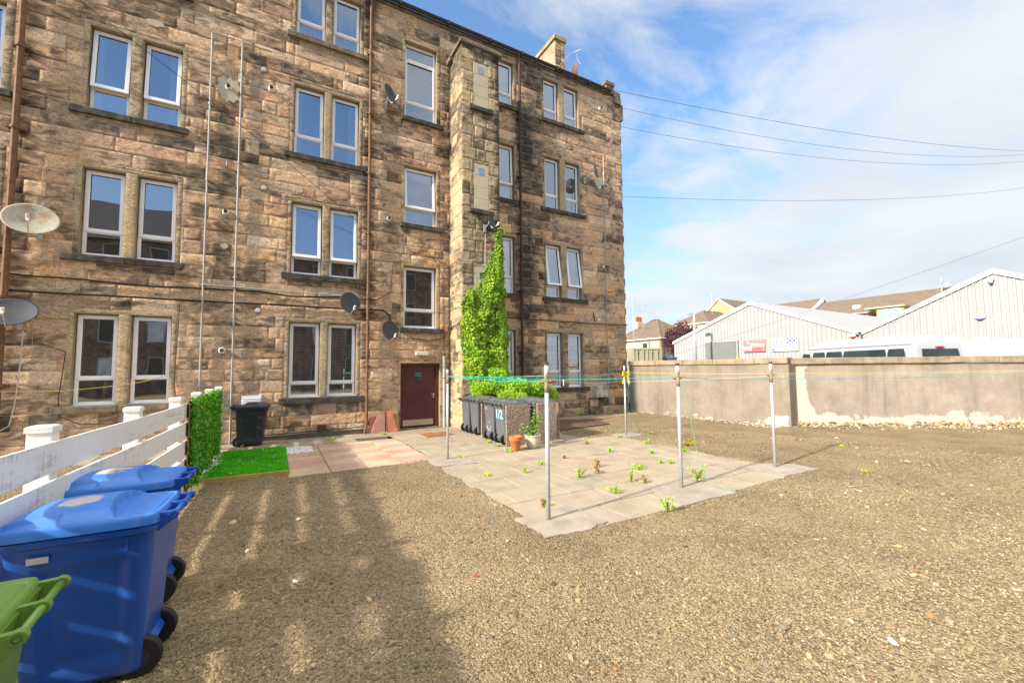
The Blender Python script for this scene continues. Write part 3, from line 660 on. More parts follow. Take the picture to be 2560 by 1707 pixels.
cable([(-5.4, 12.6, 1.52), (-4.1, 12.65, 1.45), (-2.9, 12.7, 1.57), (-2.1, YF-.02, 1.80)], .006, simple('yellow_cord', (.55, .42, .08), .7), 'thin yellow cord strung across the lowest left windows', 'cord', 'cord', sag=.02)
cable([(5.72, TY-.05, 6.1), (5.70, TY-.05, 5.3), (5.72, TY-.06, 4.6)], .010, M_wirew, 'white cable hanging from the dish on the stair tower', seed=11, wob=.004)
cable([(10.4, y, 9.4), (10.42, y, 8.9), (10.35, y, 8.2)], .008, M_wirew, 'white cable hanging beside the second floor right window', seed=12, wob=.004)
# overhead wires to the right
def wire(a, b, sag, r, label, n=40):
    a, b = Vector(a), Vector(b); mb = MB()
    mb.tube([a.lerp(b, k/n)-Vector((0, 0, sag*4*(k/n)*(1-k/n))) for k in range(n+1)], r, 5)
    tag(mb.build('overhead_wire', M_wire), label, 'wire', 'overhead wires from the tenement corner')
M_wire = simple('weathered_wire', (0.07, 0.075, 0.11), 0.6)
wire((12.01, 12.86, 13.67), (45, 6.95, 16.53), .47, .010, 'topmost overhead wire crossing the sky from the gutter end')
wire((12.85, 12.95, 13.15), (45, 6.96, 16.29), .86, .008, 'second overhead wire from the top, starting at the roof corner of the gable')
wire((12.85, 12.95, 12.28), (45, 6.99, 15.82), .81, .008, 'third overhead wire from the top, starting below the roof corner')
wire((12.75, 12.8, 9.1), (45, 7.09, 13.97), .48, .008, 'lowest sagging wire from the gable at second floor height')
wire((30, 26.56, 2.44), (30, -6, 10.6), .25, .007, 'wire slanting up to the right in front of the pale sheds')

# ------------------------------------------------------------------ satellite dishes
def dish(c, aim, w, h, m, label, arm_side=0, cat='satellite dish'):
    c = Vector(c); aim = Vector(aim).normalized()
    e = empty('satellite_dish', label, cat, (c.x, YF-.01 if abs(c.y-YF) < 1 else c.y+.25, c.z-.1), group='satellite dishes on the tenement wall')
    T = Matrix.Translation(c) @ aim.to_track_quat('Y', 'Z').to_matrix().to_4x4()      # +Y is where it looks
    mb = MB(); mb.T = T; n = 28; prof = [(0, 0), (.25, .006), (.5, .022), (.75, .05), (.93, .077), (1.0, .085), (1.0, .072), (.9, .055), (.5, .004), (0, -.015)]
    vs = []; fs = []; dep = max(w, h)
    for r, d in prof:
        for k in range(n):
            t = 2*math.pi*k/n; vs.append((r*w/2*math.cos(t), d*dep, r*h/2*math.sin(t)))
    for i in range(len(prof)-1):
        for k in range(n): fs.append((i*n+k, i*n+(k+1) % n, (i+1)*n+(k+1) % n, (i+1)*n+k))
    mb.add(vs, fs); mb.build('reflector', m, e, smooth=True)
    mb = MB(); mb.T = T; f = .55*dep
    mb.tube([(0, -.02, -h*.35), (0, .02, -h*.52), (0, f*.8, -h*.42)], .010, 6); mb.build('feed_arm', M_galv, e)
    mb = MB(); mb.T = T; mb.tube([(0, f*.74, -h*.40), (0, f*.95, -h*.30)], [.024, .030], 10); mb.box(-.02, .02, f*.72, f*.86, -h*.46, -h*.38); mb.build('receiver', M_white, e)
    mb = MB(); wy = YF if c.y > 12 else TY; back = T @ Vector((0, -.04, -.02))
    if c.y < 20: mb.tube([back, (back.x, back.y+.05, back.z-.08), (back.x, wy-.04, back.z-.14)], .016, 8); mb.box(back.x-.04, back.x+.04, wy-.04, wy+.02, back.z-.26, back.z-.02)
    mb.build('wall_bracket', M_galv, e)
    return e
dish((-4.50, 12.42, 5.02), (.2, -.85, .52), .84, .86, M_dishr, 'large cream satellite dish stained with rust, high beside the left drainpipe')
dish((-4.72, 12.45, 3.06), (.1, -.85, .62), .80, .72, M_dish, 'dark grey satellite dish low on the wall at the left edge of the picture')
dish((1.80, 12.45, 3.72), (.25, -.95, .2), .58, .62, M_dish, 'grey satellite dish above the right lower window, left of the middle drainpipe')
dish((2.92, 12.45, 2.98), (.30, -.92, .2), .54, .58, M_dish, 'grey satellite dish low between the middle drainpipe and the maroon door')
dish((2.86, 12.50, 10.22), (.62, -.76, .22), .56, .60, M_dish, 'satellite dish beside the topmost stair window')
dish((5.74, 11.42, 6.45), (.62, -.76, .15), .48, .52, M_dish, 'satellite dish mounted on the front of the stair tower')
dish((10.74, 12.25, 9.52), (.80, -.58, .2), .56, .62, M_dish, 'dark edge-on satellite dish right of the second floor right windows')
dish((10.72, 12.50, 3.80), (.80, -.58, .15), .40, .44, M_dish, 'small dark edge-on satellite dish low on the right bay')
# roof dish + aerial next to the chimney
e = empty('satellite_dish', 'brown satellite dish standing on the roof behind the gutter right of the chimney', 'satellite dish', (11.6, 14.6, 14.6))
mb = MB(); mb.T = Matrix.Translation((11.65, 14.6, 15.35)) @ Vector((.96, -.35, .12)).to_track_quat('Y', 'Z').to_matrix().to_4x4()
mb.lathe([(0, 0), (.2, .01), (.33, .03), (.44, .06), (.44, .05), (.2, -.005), (0, -.02)], (0, 0, 0), 'Y', 24); mb.build('reflector', simple('brown_dish', (.16, .07, .05), .7), e, smooth=True)
mb = MB(); mb.tube([(11.6, 14.6, 14.5), (11.6, 14.6, 15.3)], .03, 8); mb.tube([(11.65, 14.6, 15.0), (12.1, 14.4, 15.1)], .015, 6); mb.build('mast', M_galv, e)
e = empty('television_aerial', 'small television aerial bracketed to the front of the chimney', 'aerial', (11.2, 14.9, 16.1))
mb = MB(); mb.tube([(11.2, 15, 15.8), (11.2, 14.85, 15.9), (11.6, 14.7, 16.35), (11.95, 14.6, 16.4)], .012, 6); mb.tube([(11.9, 14.6, 16.4), (11.9, 14.6, 16.1), (12.0, 14.5, 15.85), (12.15, 14.5, 15.7)], .010, 6); mb.build('mast', M_galv, e)
mb = MB(); [mb.tube([(11.78+k*.07, 14.45, 16.35+k*.05), (11.78+k*.07, 14.75, 16.5+k*.05)], .009, 5) for k in range(5)]; mb.build('aerial_elements', M_galv, e)

# ------------------------------------------------------------------ ground
PATIO = [(2.70, 3.86), (8.05, 3.86), (8.05, 8.62), (7.15, 8.75), (7.15, 10.1), (7.3, 12.0), (12.72, 12.0), (12.72, 12.9), (-9, 12.9), (-9, 11.9), (-1.05, 11.43), (2.84, 11.43), (2.84, 8.28), (2.70, 8.28)]
def inpoly(x, y, P):
    ins = np.zeros(np.shape(x), bool); n = len(P)
    for i in range(n):
        (xa, ya), (xb, yb) = P[i], P[(i+1) % n]
        c = ((ya > y) != (yb > y)) & (x < (xb-xa)*(y-ya)/(yb-ya+1e-12)+xa); ins ^= c
    return ins
def dpoly(x, y, P):
    d = np.full(np.shape(x), 1e9); n = len(P)
    for i in range(n):
        (xa, ya), (xb, yb) = P[i], P[(i+1) % n]; l2 = (xb-xa)**2+(yb-ya)**2
        t = np.clip(((x-xa)*(xb-xa)+(y-ya)*(yb-ya))/l2, 0, 1); d = np.minimum(d, np.hypot(x-xa-t*(xb-xa), y-ya-t*(yb-ya)))
    return np.where(inpoly(x, y, P), -d, d)
PADS = [[(2.58, 3.87), (3.19, 3.84), (3.5, 3.93), (3.45, 4.6), (2.62, 4.55)], [(4.75, 3.84), (5.9, 3.82), (6.0, 4.62), (5.0, 4.65)], [(7.35, 3.93), (8.48, 3.92), (8.45, 4.35), (7.9, 4.75), (7.3, 4.75)], [(8.0, 8.2), (8.75, 8.25), (8.8, 8.75), (8.05, 8.85)], [(2.68, 7.7), (3.5, 7.6), (3.55, 8.45), (2.7, 8.5)]]
LAWN = [(-1.30, 8.62), (2.86, 8.28), (2.86, 11.5), (-1.2, 11.5)]
def gh(x, y):       # height of the gravel
    x = np.asarray(x, float); y = np.asarray(y, float)
    d = np.minimum(dpoly(x, y, PATIO), dpoly(x, y, LAWN)+.02)
    for P in PADS: d = np.minimum(d, dpoly(x, y, P)-.01)
    rag = (fbm(x*3.1, y*3.1, 0, 5, 4)-.5)*.16+(fbm(x*14, y*14, 0, 9, 2)-.5)*.06
    k = np.clip((d+.11+rag*.6)/.08, 0, 1); k = k*k*(3-2*k)
    near = np.exp(-np.hypot(x-2, y-4)/9); q_ = x*.35+y*.94+1.1*fbm(x*.6, y*.6, 0, 21, 3)
    h = .008+.045*(fbm(x*.55, y*.55, 0, 1, 3)-.5)+(.040*(fbm(x*1.7+9, y*2.6, 0, 2, 4)-.5)+.022*(fbm(x*6, y*7, 0, 3, 3)-.5))*near
    h = h+.020*np.sin(q_*7.5)*fbm(x*.8, y*.8, 0, 22, 2)*np.exp(-((x-1.2)/3.2)**2-((y-4.5)/4)**2)
    h = h-.03*np.exp(-((x+.9)/1.0)**2-((y-3.8)/1.6)**2)
    h = np.where(y < 13.0, h, .0)
    return -.06+(h+.06)*k
def axis(lo, hi, a, b, fine, far):
    c = list(np.arange(a, b, fine)); st = fine; v = a
    while v > lo: st = min(st*1.25, far); v -= st; c.insert(0, v)
    st = fine; v = c[-1]
    while v < hi: st = min(st*1.25, far); v += st; c.append(v)
    return np.array(c)
gx = axis(-250, 500, -3.2, 15.2, .042, 25); gy = axis(-250, 500, .2, 12.9, .042, 25)
X_, Y_ = np.meshgrid(gx, gy); Z_ = gh(X_.ravel(), Y_.ravel())
Z_ = np.where((Y_.ravel() > 12.9) | (X_.ravel() > 14.5+np.maximum(0, (7-Y_.ravel())*1.5)), 0.0-.06, Z_)
i = (np.arange(len(gy)-1)[:, None]*len(gx)+np.arange(len(gx)-1)[None, :]).ravel()
def gravel_mat():
    m, t, b = newmat('gravel'); g = N(t, 'ShaderNodeNewGeometry'); P = g.outputs['Position']
    v = N(t, 'ShaderNodeTexVoronoi', i_Scale=58.0, feature='F1'); L(t, P, v.inputs['Vector']); v.inputs['Randomness'].default_value = 1
    v2 = N(t, 'ShaderNodeTexVoronoi', i_Scale=26.0, feature='F1'); L(t, P, v2.inputs['Vector'])
    n = N(t, 'ShaderNodeTexNoise', i_Scale=.9, i_Detail=8.0, i_Roughness=.65); L(t, P, n.inputs[0])
    n2 = N(t, 'ShaderNodeTexNoise', i_Scale=130.0, i_Detail=4.0); L(t, P, n2.inputs[0])
    sc = N(t, 'ShaderNodeSeparateColor'); L(t, v.outputs['Color'], sc.inputs[0])
    c = ramp(t, [(0.0, (0.143, 0.111, 0.067)), (.3, (0.233, 0.185, 0.112)), (.7, (0.299, 0.239, 0.145)), (.96, (0.351, 0.280, 0.178)), (1.0, (0.429, 0.382, 0.316))]); L(t, sc.outputs[0], c.inputs[0])
    r = ramp(t, [(.3, .70), (.5, 1.0), (.7, 1.20)]); L(t, n.outputs[0], r.inputs[0]); cc = mixc(t, 1.0, c.outputs[0], r.outputs[0], 'MULTIPLY')
    L(t, cc, b.inputs['Base Color']); b.inputs['Roughness'].default_value = 1.0; b.inputs['Specular IOR Level'].default_value = .05
    h = math_(t, 'SUBTRACT', math_(t, 'MULTIPLY', n2.outputs[0], .3), math_(t, 'ADD', v.outputs['Distance'], math_(t, 'MULTIPLY', v2.outputs['Distance'], .7)))
    bp = N(t, 'ShaderNodeBump', i_Strength=.9, i_Distance=.02); L(t, h, bp.inputs['Height']); L(t, bp.outputs[0], b.inputs['Normal'])
    return m
M_gravel = gravel_mat()
g = npmesh('ground', np.stack([X_.ravel(), Y_.ravel(), Z_], -1), np.stack([i, i+1, i+1+len(gx), i+len(gx)], -1), M_gravel, smooth=True); tag(g, kind='structure')
# loose stones on the gravel
nr = np.random.default_rng(4)
ico = np.array([[0, 0, 1], [.89, 0, .45], [.28, .85, .45], [-.72, .53, .45], [-.72, -.53, .45], [.28, -.85, .45], [.72, .53, -.45], [-.28, .85, -.45], [-.89, 0, -.45], [-.28, -.85, -.45], [.72, -.53, -.45], [0, 0, -1]])
icf = np.array([[0,1,2],[0,2,3],[0,3,4],[0,4,5],[0,5,1],[1,6,2],[2,7,3],[3,8,4],[4,9,5],[5,10,1],[6,7,2],[7,8,3],[8,9,4],[9,10,5],[10,6,1],[11,7,6],[11,8,7],[11,9,8],[11,10,9],[11,6,10]])
cub = np.array([[x, y, z] for x in (-1, 1) for y in (-1, 1) for z in (-1, 1)])*.8
cuf = np.array([[0, 1, 3, 2], [4, 6, 7, 5], [0, 4, 5, 1], [2, 3, 7, 6], [0, 2, 6, 4], [1, 5, 7, 3]])
def rotm(n):
    q = nr.normal(size=(n, 4)); q /= np.linalg.norm(q, axis=1)[:, None]; w, x, y_, z = q.T
    return np.stack([np.stack([1-2*(y_*y_+z*z), 2*(x*y_-z*w), 2*(x*z+y_*w)], -1), np.stack([2*(x*y_+z*w), 1-2*(x*x+z*z), 2*(y_*z-x*w)], -1), np.stack([2*(x*z-y_*w), 2*(y_*z+x*w), 1-2*(x*x+y_*y_)], -1)], 1)
def stones_at(P, size, cols, base, faces, flat=.65, jit=.28):
    n = len(P); S = size[:, None]*nr.uniform(.55, 1.15, (n, 3))
    V = base[None]*(1+0*S[:, None, :])+nr.uniform(-jit, jit, (n, len(base), 3))
    V = V*S[:, None, :]; V = np.einsum('nij,nkj->nki', rotm(n), V); V[:, :, 2] *= flat
    V += P[:, None, :]; F = faces[None]+(np.arange(n)*len(base))[:, None, None]
    return V.reshape(-1, 3), F.reshape(-1, faces.shape[1]), np.repeat(cols, len(base), 0)
def stonecol(n, light=0.0):
    p = np.array([(0.285, 0.229, 0.139), (0.325, 0.261, 0.165), (0.246, 0.198, 0.122), (0.182, 0.146, 0.092), (0.213, 0.180, 0.131), (0.351, 0.268, 0.158), (0.123, 0.099, 0.067), (0.311, 0.172, 0.086), (0.429, 0.389, 0.343)])
    c = p[nr.choice(len(p), n, p=[.2, .17, .2, .14, .10, .08, .08, .02, .01])]*nr.uniform(.85, 1.15, (n, 1))
    return np.concatenate([np.clip(c, 0, 1), np.ones((n, 1))], 1)
M_pebble = attrmat('loose_stone', 1.0, nvar=.2, spec=.05)
ang = nr.uniform(R(-28), R(84), 330000); rad = 1.15+nr.power(1.25, 330000)*0+12.0*nr.random(330000)**1.55
px_, py_ = rad*np.sin(ang), rad*np.cos(ang); keep = (py_ < 12) & (px_ < 14)
keep &= ~((px_ > 13.4-(0)) & (py_ < 13))
px_, py_, rad = px_[keep], py_[keep], rad[keep]
sel = (rad < 2.6) | (nr.random(len(rad)) < .75); px_, py_, rad = px_[sel], py_[sel], rad[sel]
h_ = gh(px_, py_); ok = h_ > -.012; px_, py_, h_, rad = px_[ok], py_[ok], h_[ok], rad[ok]
sz = nr.uniform(.003, .0075, len(px_))*(1+rad*.05); big = nr.random(len(px_)) < .012; sz[big] *= nr.uniform(1.6, 3.2, big.sum())
sc_ = stonecol(len(px_)); sc_[:, :3] *= (.62+.80*fbm(px_*.7, py_*.7, 0, 31, 4))[:, None]
V, F, C = stones_at(np.stack([px_, py_, h_+sz*.15], -1), sz, sc_, cub, cuf)
tag(npmesh('gravel_stones', V, F, M_pebble, col=C), kind='stuff', label='crushed grey-brown stone chippings covering the yard', cat='gravel')
# bigger loose stones: things
bigs = [(.25, 3.0, .035, 1), (.55, 2.35, .05, 1), (.95, 2.2, .03, 3), (2.2, 4.02, .03, 5), (3.9, 1.98, .014, 7), (5.01, 2.37, .035, 4), (6.35, 1.92, .045, 1), (5.5, 1.87, .035, 5), (4.91, 1.57, .038, 5), (3.64, 1.53, .035, 1), (3.15, 1.73, .04, 3), (.83, 4.78, .03, 1), (9.2, 2.2, .04, 5), (10.4, 3.3, .05, 5), (9.9, 3.6, .04, 0), (11.2, 4.4, .05, 5), (.05, 2.1, .045, 0), (.7, 3.6, .035, 5), (7.4, 2.9, .03, 8), (-.2, 5.2, .04, 1), (.3, 5.9, .04, 5), (-.4, 6.2, .05, 1), (12.2, 5.2, .05, 0), (3.0, 1.5, .03, 5), (1.5, 1.6, .03, 1)]
pp = [(.44, .36, .22), (.50, .40, .24), (.36, .29, .18), (.22, .19, .13), (.32, .29, .24), (.56, .42, .22), (.16, .14, .11), (.50, .18, .07), (.70, .66, .60)]
nm = ['tan', 'buff', 'brown', 'dark', 'grey', 'ochre', 'black', 'orange', 'white']
for k, (x, y_, s_, ci) in enumerate(bigs):
    c = np.array([[*pp[ci], 1]])
    V, F, C = stones_at(np.array([[0, 0, s_*.3]]), np.array([s_]), c, ico, icf, .6, .22)
    o = npmesh('loose_stone', V, F, M_pebble, col=C); o.location = (x, y_, float(gh(np.array([x]), np.array([y_]))[0]))
    tag(o, 'fist sized %s stone lying on the gravel %s' % (nm[ci], ['in front of the blue bins', 'near the bottom left of the yard', 'in the open middle of the yard', 'at the right of the yard'][0 if x < .3 else 1 if x < 2 else 2 if x < 7 else 3]), 'stone', 'larger loose stones on the gravel')
# small litter
for k, (x, y_, c, s_) in enumerate([(2.35, 4.72, (.05, .42, .75), .02), (2.55, 6.4, (.05, .42, .75), .022), (1.59, 3.49, (.6, .05, .06), .018), (3.6, 1.28, (.8, .8, .8), .04), (.2, 4.2, (.8, .8, .8), .03)]):
    mb = MB(); mb.T = Matrix.Translation((x, y_, float(gh(np.array([x]), np.array([y_]))[0])+.012)) @ Matrix.Rotation(k*1.3, 4, 'Z'); mb.box(-s_, s_, -s_*.3, s_*.3, 0, .006); mb.box(-s_*.3, s_*.9, -s_*.6, s_*.1, .004, .012)
    tag(mb.build('litter', simple('litter_%d' % k, c, .5)), ['blue plastic scrap on gravel beside the corner of the slabs', 'blue plastic scrap on gravel left of the slabs', 'small red plastic scrap at the edge of the shade', 'longest white strip of litter near the bottom right corner', 'white scrap of litter on shaded gravel right of the blue bins'][k], 'litter')

# paving -----------------------------------------------------------------
def slab_mat(name, c, var=.14):
    m, t, b = newmat(name); g = N(t, 'ShaderNodeNewGeometry'); P = g.outputs['Position']; a = N(t, 'ShaderNodeAttribute', attribute_name='col')
    n = N(t, 'ShaderNodeTexNoise', i_Scale=1.6, i_Detail=9.0, i_Roughness=.68); L(t, P, n.inputs[0])
    n2 = N(t, 'ShaderNodeTexNoise', i_Scale=45.0, i_Detail=6.0, i_Roughness=.7); L(t, P, n2.inputs[0])
    n3 = N(t, 'ShaderNodeTexNoise', i_Scale=9.0, i_Detail=3.0); L(t, P, n3.inputs[0])
    r = ramp(t, [(.3, .72), (.5, 1.0), (.7, 1.15)]); L(t, n.outputs[0], r.inputs[0]); cc = mixc(t, 1.0, a.outputs['Color'], r.outputs[0], 'MULTIPLY')
    r = ramp(t, [(.3, .8), (.7, 1.18)]); L(t, n2.outputs[0], r.inputs[0]); cc = mixc(t, 1.0, cc, r.outputs[0], 'MULTIPLY')
    r = ramp(t, [(.70, 0), (.73, .8)]); L(t, n3.outputs[0], r.inputs[0]); cc = mixc(t, r.outputs[0], cc, (.62, .58, .5))
    L(t, cc, b.inputs['Base Color']); b.inputs['Roughness'].default_value = .9; b.inputs['Specular IOR Level'].default_value = .25
    bp = N(t, 'ShaderNodeBump', i_Strength=.35, i_Distance=.01); L(t, n2.outputs[0], bp.inputs['Height']); L(t, bp.outputs[0], b.inputs['Normal'])
    return m
M_slab = slab_mat('concrete_slabs', None)
def slabs(name, cells, label=None):
    V = []; F = []; C = []; n = 0
    for (x0, x1, y0, y1, c, dz) in cells:
        gp = .0065; a, b, c0, d = x0+gp, x1-gp, y0+gp, y1-gp; e = .006; t1, t2, t3, t4 = [dz+random.uniform(-.004, .004) for _ in range(4)]
        vs = [(a, c0, dz-.06), (b, c0, dz-.06), (b, d, dz-.06), (a, d, dz-.06), (a, c0, t1-.006), (b, c0, t2-.006), (b, d, t3-.006), (a, d, t4-.006), (a+e, c0+e, t1), (b-e, c0+e, t2), (b-e, d-e, t3), (a+e, d-e, t4)]
        V += vs; C += [(*c, 1)]*12
        for k in range(4):
            F.append((n+k, n+(k+1) % 4, n+4+(k+1) % 4, n+4+k)); F.append((n+4+k, n+4+(k+1) % 4, n+8+(k+1) % 4, n+8+k))
        F.append((n+8, n+9, n+10, n+11)); n += 12
    o = npmesh(name, V, F, M_slab, col=C); tag(o, kind='structure'); return o
rs = random.Random(3); cells = []
def gc(base=(.345, .295, .222), v=.045):
    k = rs.uniform(1-v, 1+v); return tuple(x*k*rs.uniform(.97, 1.03) for x in base)
ys = 3.86; row = 0
while ys < 12.0:
    ye = ys+.62; x = 2.05+(.45 if row % 2 else 0)
    while x < 8.05:
        xa, xb = max(x, 2.70 if ys < 8.2 or ys > 11.4 else 2.84), min(x+.9, 8.05)
        if ys > 8.6: xb = min(xb, 7.15)
        if xb-xa > .05 and not (7.6 < ys and xa > 7.2 and ys > 8.4): cells.append((xa, xb, ys, min(ye, 12.0), gc(), 0.0))
        x += .9
    ys = ye; row += 1
for ys, y2 in ((11.43, 12.0), (12.0, 12.45), (12.45, 12.85)):
    x = -9.0+rs.random()*.4
    while x < 12.7:
        xa, xb = x, min(x+.9, 12.7)
        if not (ys < 11.9 and xb > 2.7) and not (ys < 12.4 and xa > 7.3 and False): cells.append((xa, min(xb, 2.70) if ys < 11.9 else xb, ys, y2, gc((.32, .27, .205)), 0.0))
        x += .9
slabs('patio', cells)
mb = MB(); mb.box(-9, 12.7, 11.45, 12.86, -.05, -.012); mb.box(2.72, 8.03, 3.9, 8.5, -.05, -.012); mb.box(2.72, 7.1, 8.5, 12, -.05, -.012)
tag(mb.build('slab_joints', simple('joint_grit', (.085, .07, .045), .95, var=.4, scale=10)), kind='structure')
# coloured slabs
PK, CRM = (.46, .29, .245), (.48, .395, .27); cells = []
for c_ in range(4):
    x0, x1 = .30+c_*.635-(.05 if c_ == 0 else 0), .30+(c_+1)*.635
    yy = [8.30, 8.92, 9.35, 9.75, 10.12, 10.52, 10.98, 11.42]
    for r_ in range(7):
        pk = (r_+c_) % 2 == 1 if c_ else r_ in (1, 2, 4, 6)
        if c_ == 0 and r_ == 6: x0b = .80
        else: x0b = x0
        if c_ == 0 and r_ == 5: x0b = .80
        k = rs.uniform(.93, 1.05); cells.append((x0b, x1, yy[r_], yy[r_+1], tuple(v*k for v in (PK if pk else CRM)), .012))
slabs('coloured_patio', cells)
# concrete pads at the feet of the poles
M_pad = simple('cast_concrete', (.33, .29, .24), .95, var=.2, scale=3, bump=.5, dirt=(.19, .165, .13), dirt_amt=.7, dscale=2)
mb = MB()
for P in PADS:
    r_ = random.Random(len(P)); poly = []
    for k in range(len(P)):
        a, b = P[k], P[(k+1) % len(P)]
        for j in range(6): t_ = j/6; poly.append((a[0]+(b[0]-a[0])*t_+r_.uniform(-.025, .025), a[1]+(b[1]-a[1])*t_+r_.uniform(-.025, .025), -.05))
    mb.prism(poly, (0, 0, .06+.004))
tag(mb.build('concrete_footing', M_pad), kind='structure')
# manhole covers, board
for (x0, x1, y0, y1, lb) in ((3.64, 4.42, 11.12, 11.82, 'rusty chequered cover set in the paving in front of the door'), (10.15, 10.85, 10.85, 11.4, 'rusty cover lying in gravel near the right corner of the tenement')):
    e = empty('inspection_cover', lb, 'manhole cover', (x0, y0, 0)); mb = MB(); mb.box(x0, x1, y0, y1, -.03, .012); mb.build('frame', M_rustb, e)
    mb = MB(); k = 0; yy_ = y0+.04
    while yy_ < y1-.04:
        mb.box(x0+.03, x1-.03, yy_, yy_+.018, .0125, .02); yy_ += .045
    mb.build('tread', simple('rusty_tread', (.40, .22, .10), .8, var=.3), e)
mb = MB(); mb.prism([(7.32, 10.02, .01), (9.42, 10.32, .01), (9.75, 11.5, .01), (9.0, 11.95, .01), (7.3, 11.9, .01)], (0, 0, .035)); 
for k in range(5): mb.prism([(7.34, 10.3+k*.3, .0452), (9.5, 10.55+k*.24, .0452), (9.5, 10.57+k*.24, .0452), (7.34, 10.32+k*.3, .0452)], (0, 0, .004))
tag(mb.build('board', simple('weathered_board', (.115, .07, .048), .85, var=.35, scale=6, bump=.4)), 'large dark brown timber board lying flat by the right of the bin store', 'board')
# artificial lawn
mb = MB(); mb.box(-1.18, .27, 8.66, 11.42, .0, .045); lawn = mb.build('artificial_grass', simple('green_turf_base', (.05, .30, .012), .9, var=.3, scale=30)); tag(lawn, 'bright green artificial grass mat edged with a timber board', 'artificial grass')
nb = 42000; bx, by = nr.uniform(-1.17, .27, nb), nr.uniform(8.66, 11.42, nb); hh = nr.uniform(.018, .03, nb); a_ = nr.uniform(0, 2*np.pi, nb); w_ = .005
edge = (bx < -1.02+(fbm(by*3, by*0, 0, 6, 3)-.4)*.3); bx, by, hh, a_ = bx[~edge], by[~edge], hh[~edge], a_[~edge]; nb = len(bx)
lx, ly = nr.normal(0, .008, nb), nr.normal(0, .008, nb)
V = np.stack([np.stack([bx-w_*np.cos(a_), by-w_*np.sin(a_), np.full(nb, .045)], -1), np.stack([bx+w_*np.cos(a_), by+w_*np.sin(a_), np.full(nb, .045)], -1), np.stack([bx+lx, by+ly, .045+hh], -1)], 1).reshape(-1, 3)
C = np.repeat(np.concatenate([np.array([(.13, .62, .02)])*nr.uniform(.6, 1.3, (nb, 1))*(.65+.7*fbm(bx*3, by*3, 0, 41, 4))[:, None], np.ones((nb, 1))], 1), 3, 0)
o = npmesh('turf_blades', V, np.arange(nb*3).reshape(-1, 3), attrmat('turf_blade', .6, .25), lawn, C); o['kind'] = 'stuff'
M_timber = simple('new_timber', (.52, .33, .12), .7, var=.2, scale=6)
mb = MB(); mb.T = Matrix.Translation((-1.2, 8.60, 0)) @ Matrix.Rotation(R(-1.3), 4, 'Z'); mb.box(0, 1.48, 0, .03, -.02, .075); mb.build('edging_board', M_timber, lawn, bevel=.003)
# white pebbles
def pebbles(poly, n, s0, s1, cols, zf, name, label):
    P = np.array(poly); lo, hi = P.min(0), P.max(0); x = nr.uniform(lo[0], hi[0], n*3); y_ = nr.uniform(lo[1], hi[1], n*3); k = inpoly(x, y_, poly); x, y_ = x[k][:n], y_[k][:n]; n = len(x)
    s_ = nr.uniform(s0, s1, n); c = np.array(cols)[nr.integers(0, len(cols), n)]*nr.uniform(.85, 1.1, (n, 1)); c = np.concatenate([np.clip(c, 0, 1), np.ones((n, 1))], 1)
    V, F, C = stones_at(np.stack([x, y_, zf(x, y_)+s_*.4+nr.uniform(0, s0, n)], -1), s_, c, ico, icf, .7, .1)
    return tag(npmesh(name, V, F, M_pebble, col=C, smooth=True), label, 'pebbles', kind='stuff')
WHT = [(.74, .72, .68), (.68, .66, .62), (.80, .79, .77)]
pebbles([(-1.16, 8.72), (-.98, 9.6), (-.85, 10.3), (-.98, 11.2), (-1.12, 11.35), (-1.2, 10), (-1.24, 8.7)], 1700, .012, .026, WHT+[(.35, .28, .22)], lambda x, y: .03+0*x, 'white_pebbles', 'band of white pebbles between artificial grass and fence')
pebbles([(.27, 10.52), (.80, 10.52), (.82, 11.36), (.27, 11.4)], 1100, .012, .024, WHT, lambda x, y: .0+0*x, 'white_pebbles', 'patch of white pebbles at the corner of the coloured slabs')
n = 60; x = nr.uniform(-1.0, 1.2, n); y_ = nr.uniform(8.9, 11.9, n); V, F, C = stones_at(np.stack([x, y_, .07-.05*(x > .28)], -1), nr.uniform(.007, .016, n), np.tile([[.78, .76, .72, 1]], (n, 1)), ico, icf); tag(npmesh('scattered_pebbles', V, F, M_pebble, col=C), kind='stuff', label='stray white pebbles on grass and slabs', cat='pebbles')
# stones slabs leaning by the door
M_red = simple('pink_stone_slab', (.52, .20, .13), .9, var=.25, scale=5, bump=.3, dirt=(.25, .13, .09), dirt_amt=.5); M_buff = simple('buff_stone_slab', (.44, .27, .12), .9, var=.2, scale=5, bump=.3)
def lean(pts, m, y0, label, th=.04):
    mb = MB(); mb.T = Matrix.Translation((0, y0, 0)) @ Matrix.Rotation(R(-9), 4, 'X'); mb.prism([(x, 0, z) for x, z in pts], (0, th, 0)); tag(mb.build('stone_slab', m, bevel=.004), label, 'stone slab', 'stone slabs leaning beside the door')
lean([(2.43, 0), (2.78, 0), (2.82, .3), (2.60, .38), (2.52, .50), (2.44, .44)], M_red, 12.70, 'jagged pink stone slab leaning behind another, nearest the drainpipe')
lean([(2.46, 0), (2.86, 0), (2.86, .62), (2.70, .60), (2.55, .28)], simple('dusty_pink_slab', (.40, .21, .16), .9, var=.25, scale=5, bump=.3), 12.62, 'dusty pink stone slab with one slanting side leaning by the drainpipe')
lean([(2.98, 0), (3.32, 0), (3.26, .66), (2.96, .66)], M_buff, 12.72, 'buff stone slab leaning on the wall closest to the maroon door')
lean([(2.89, 0), (3.24, 0), (3.08, .63), (2.90, .63)], M_red, 12.64, 'bright salmon wedge shaped stone slab leaning in front of the buff one')

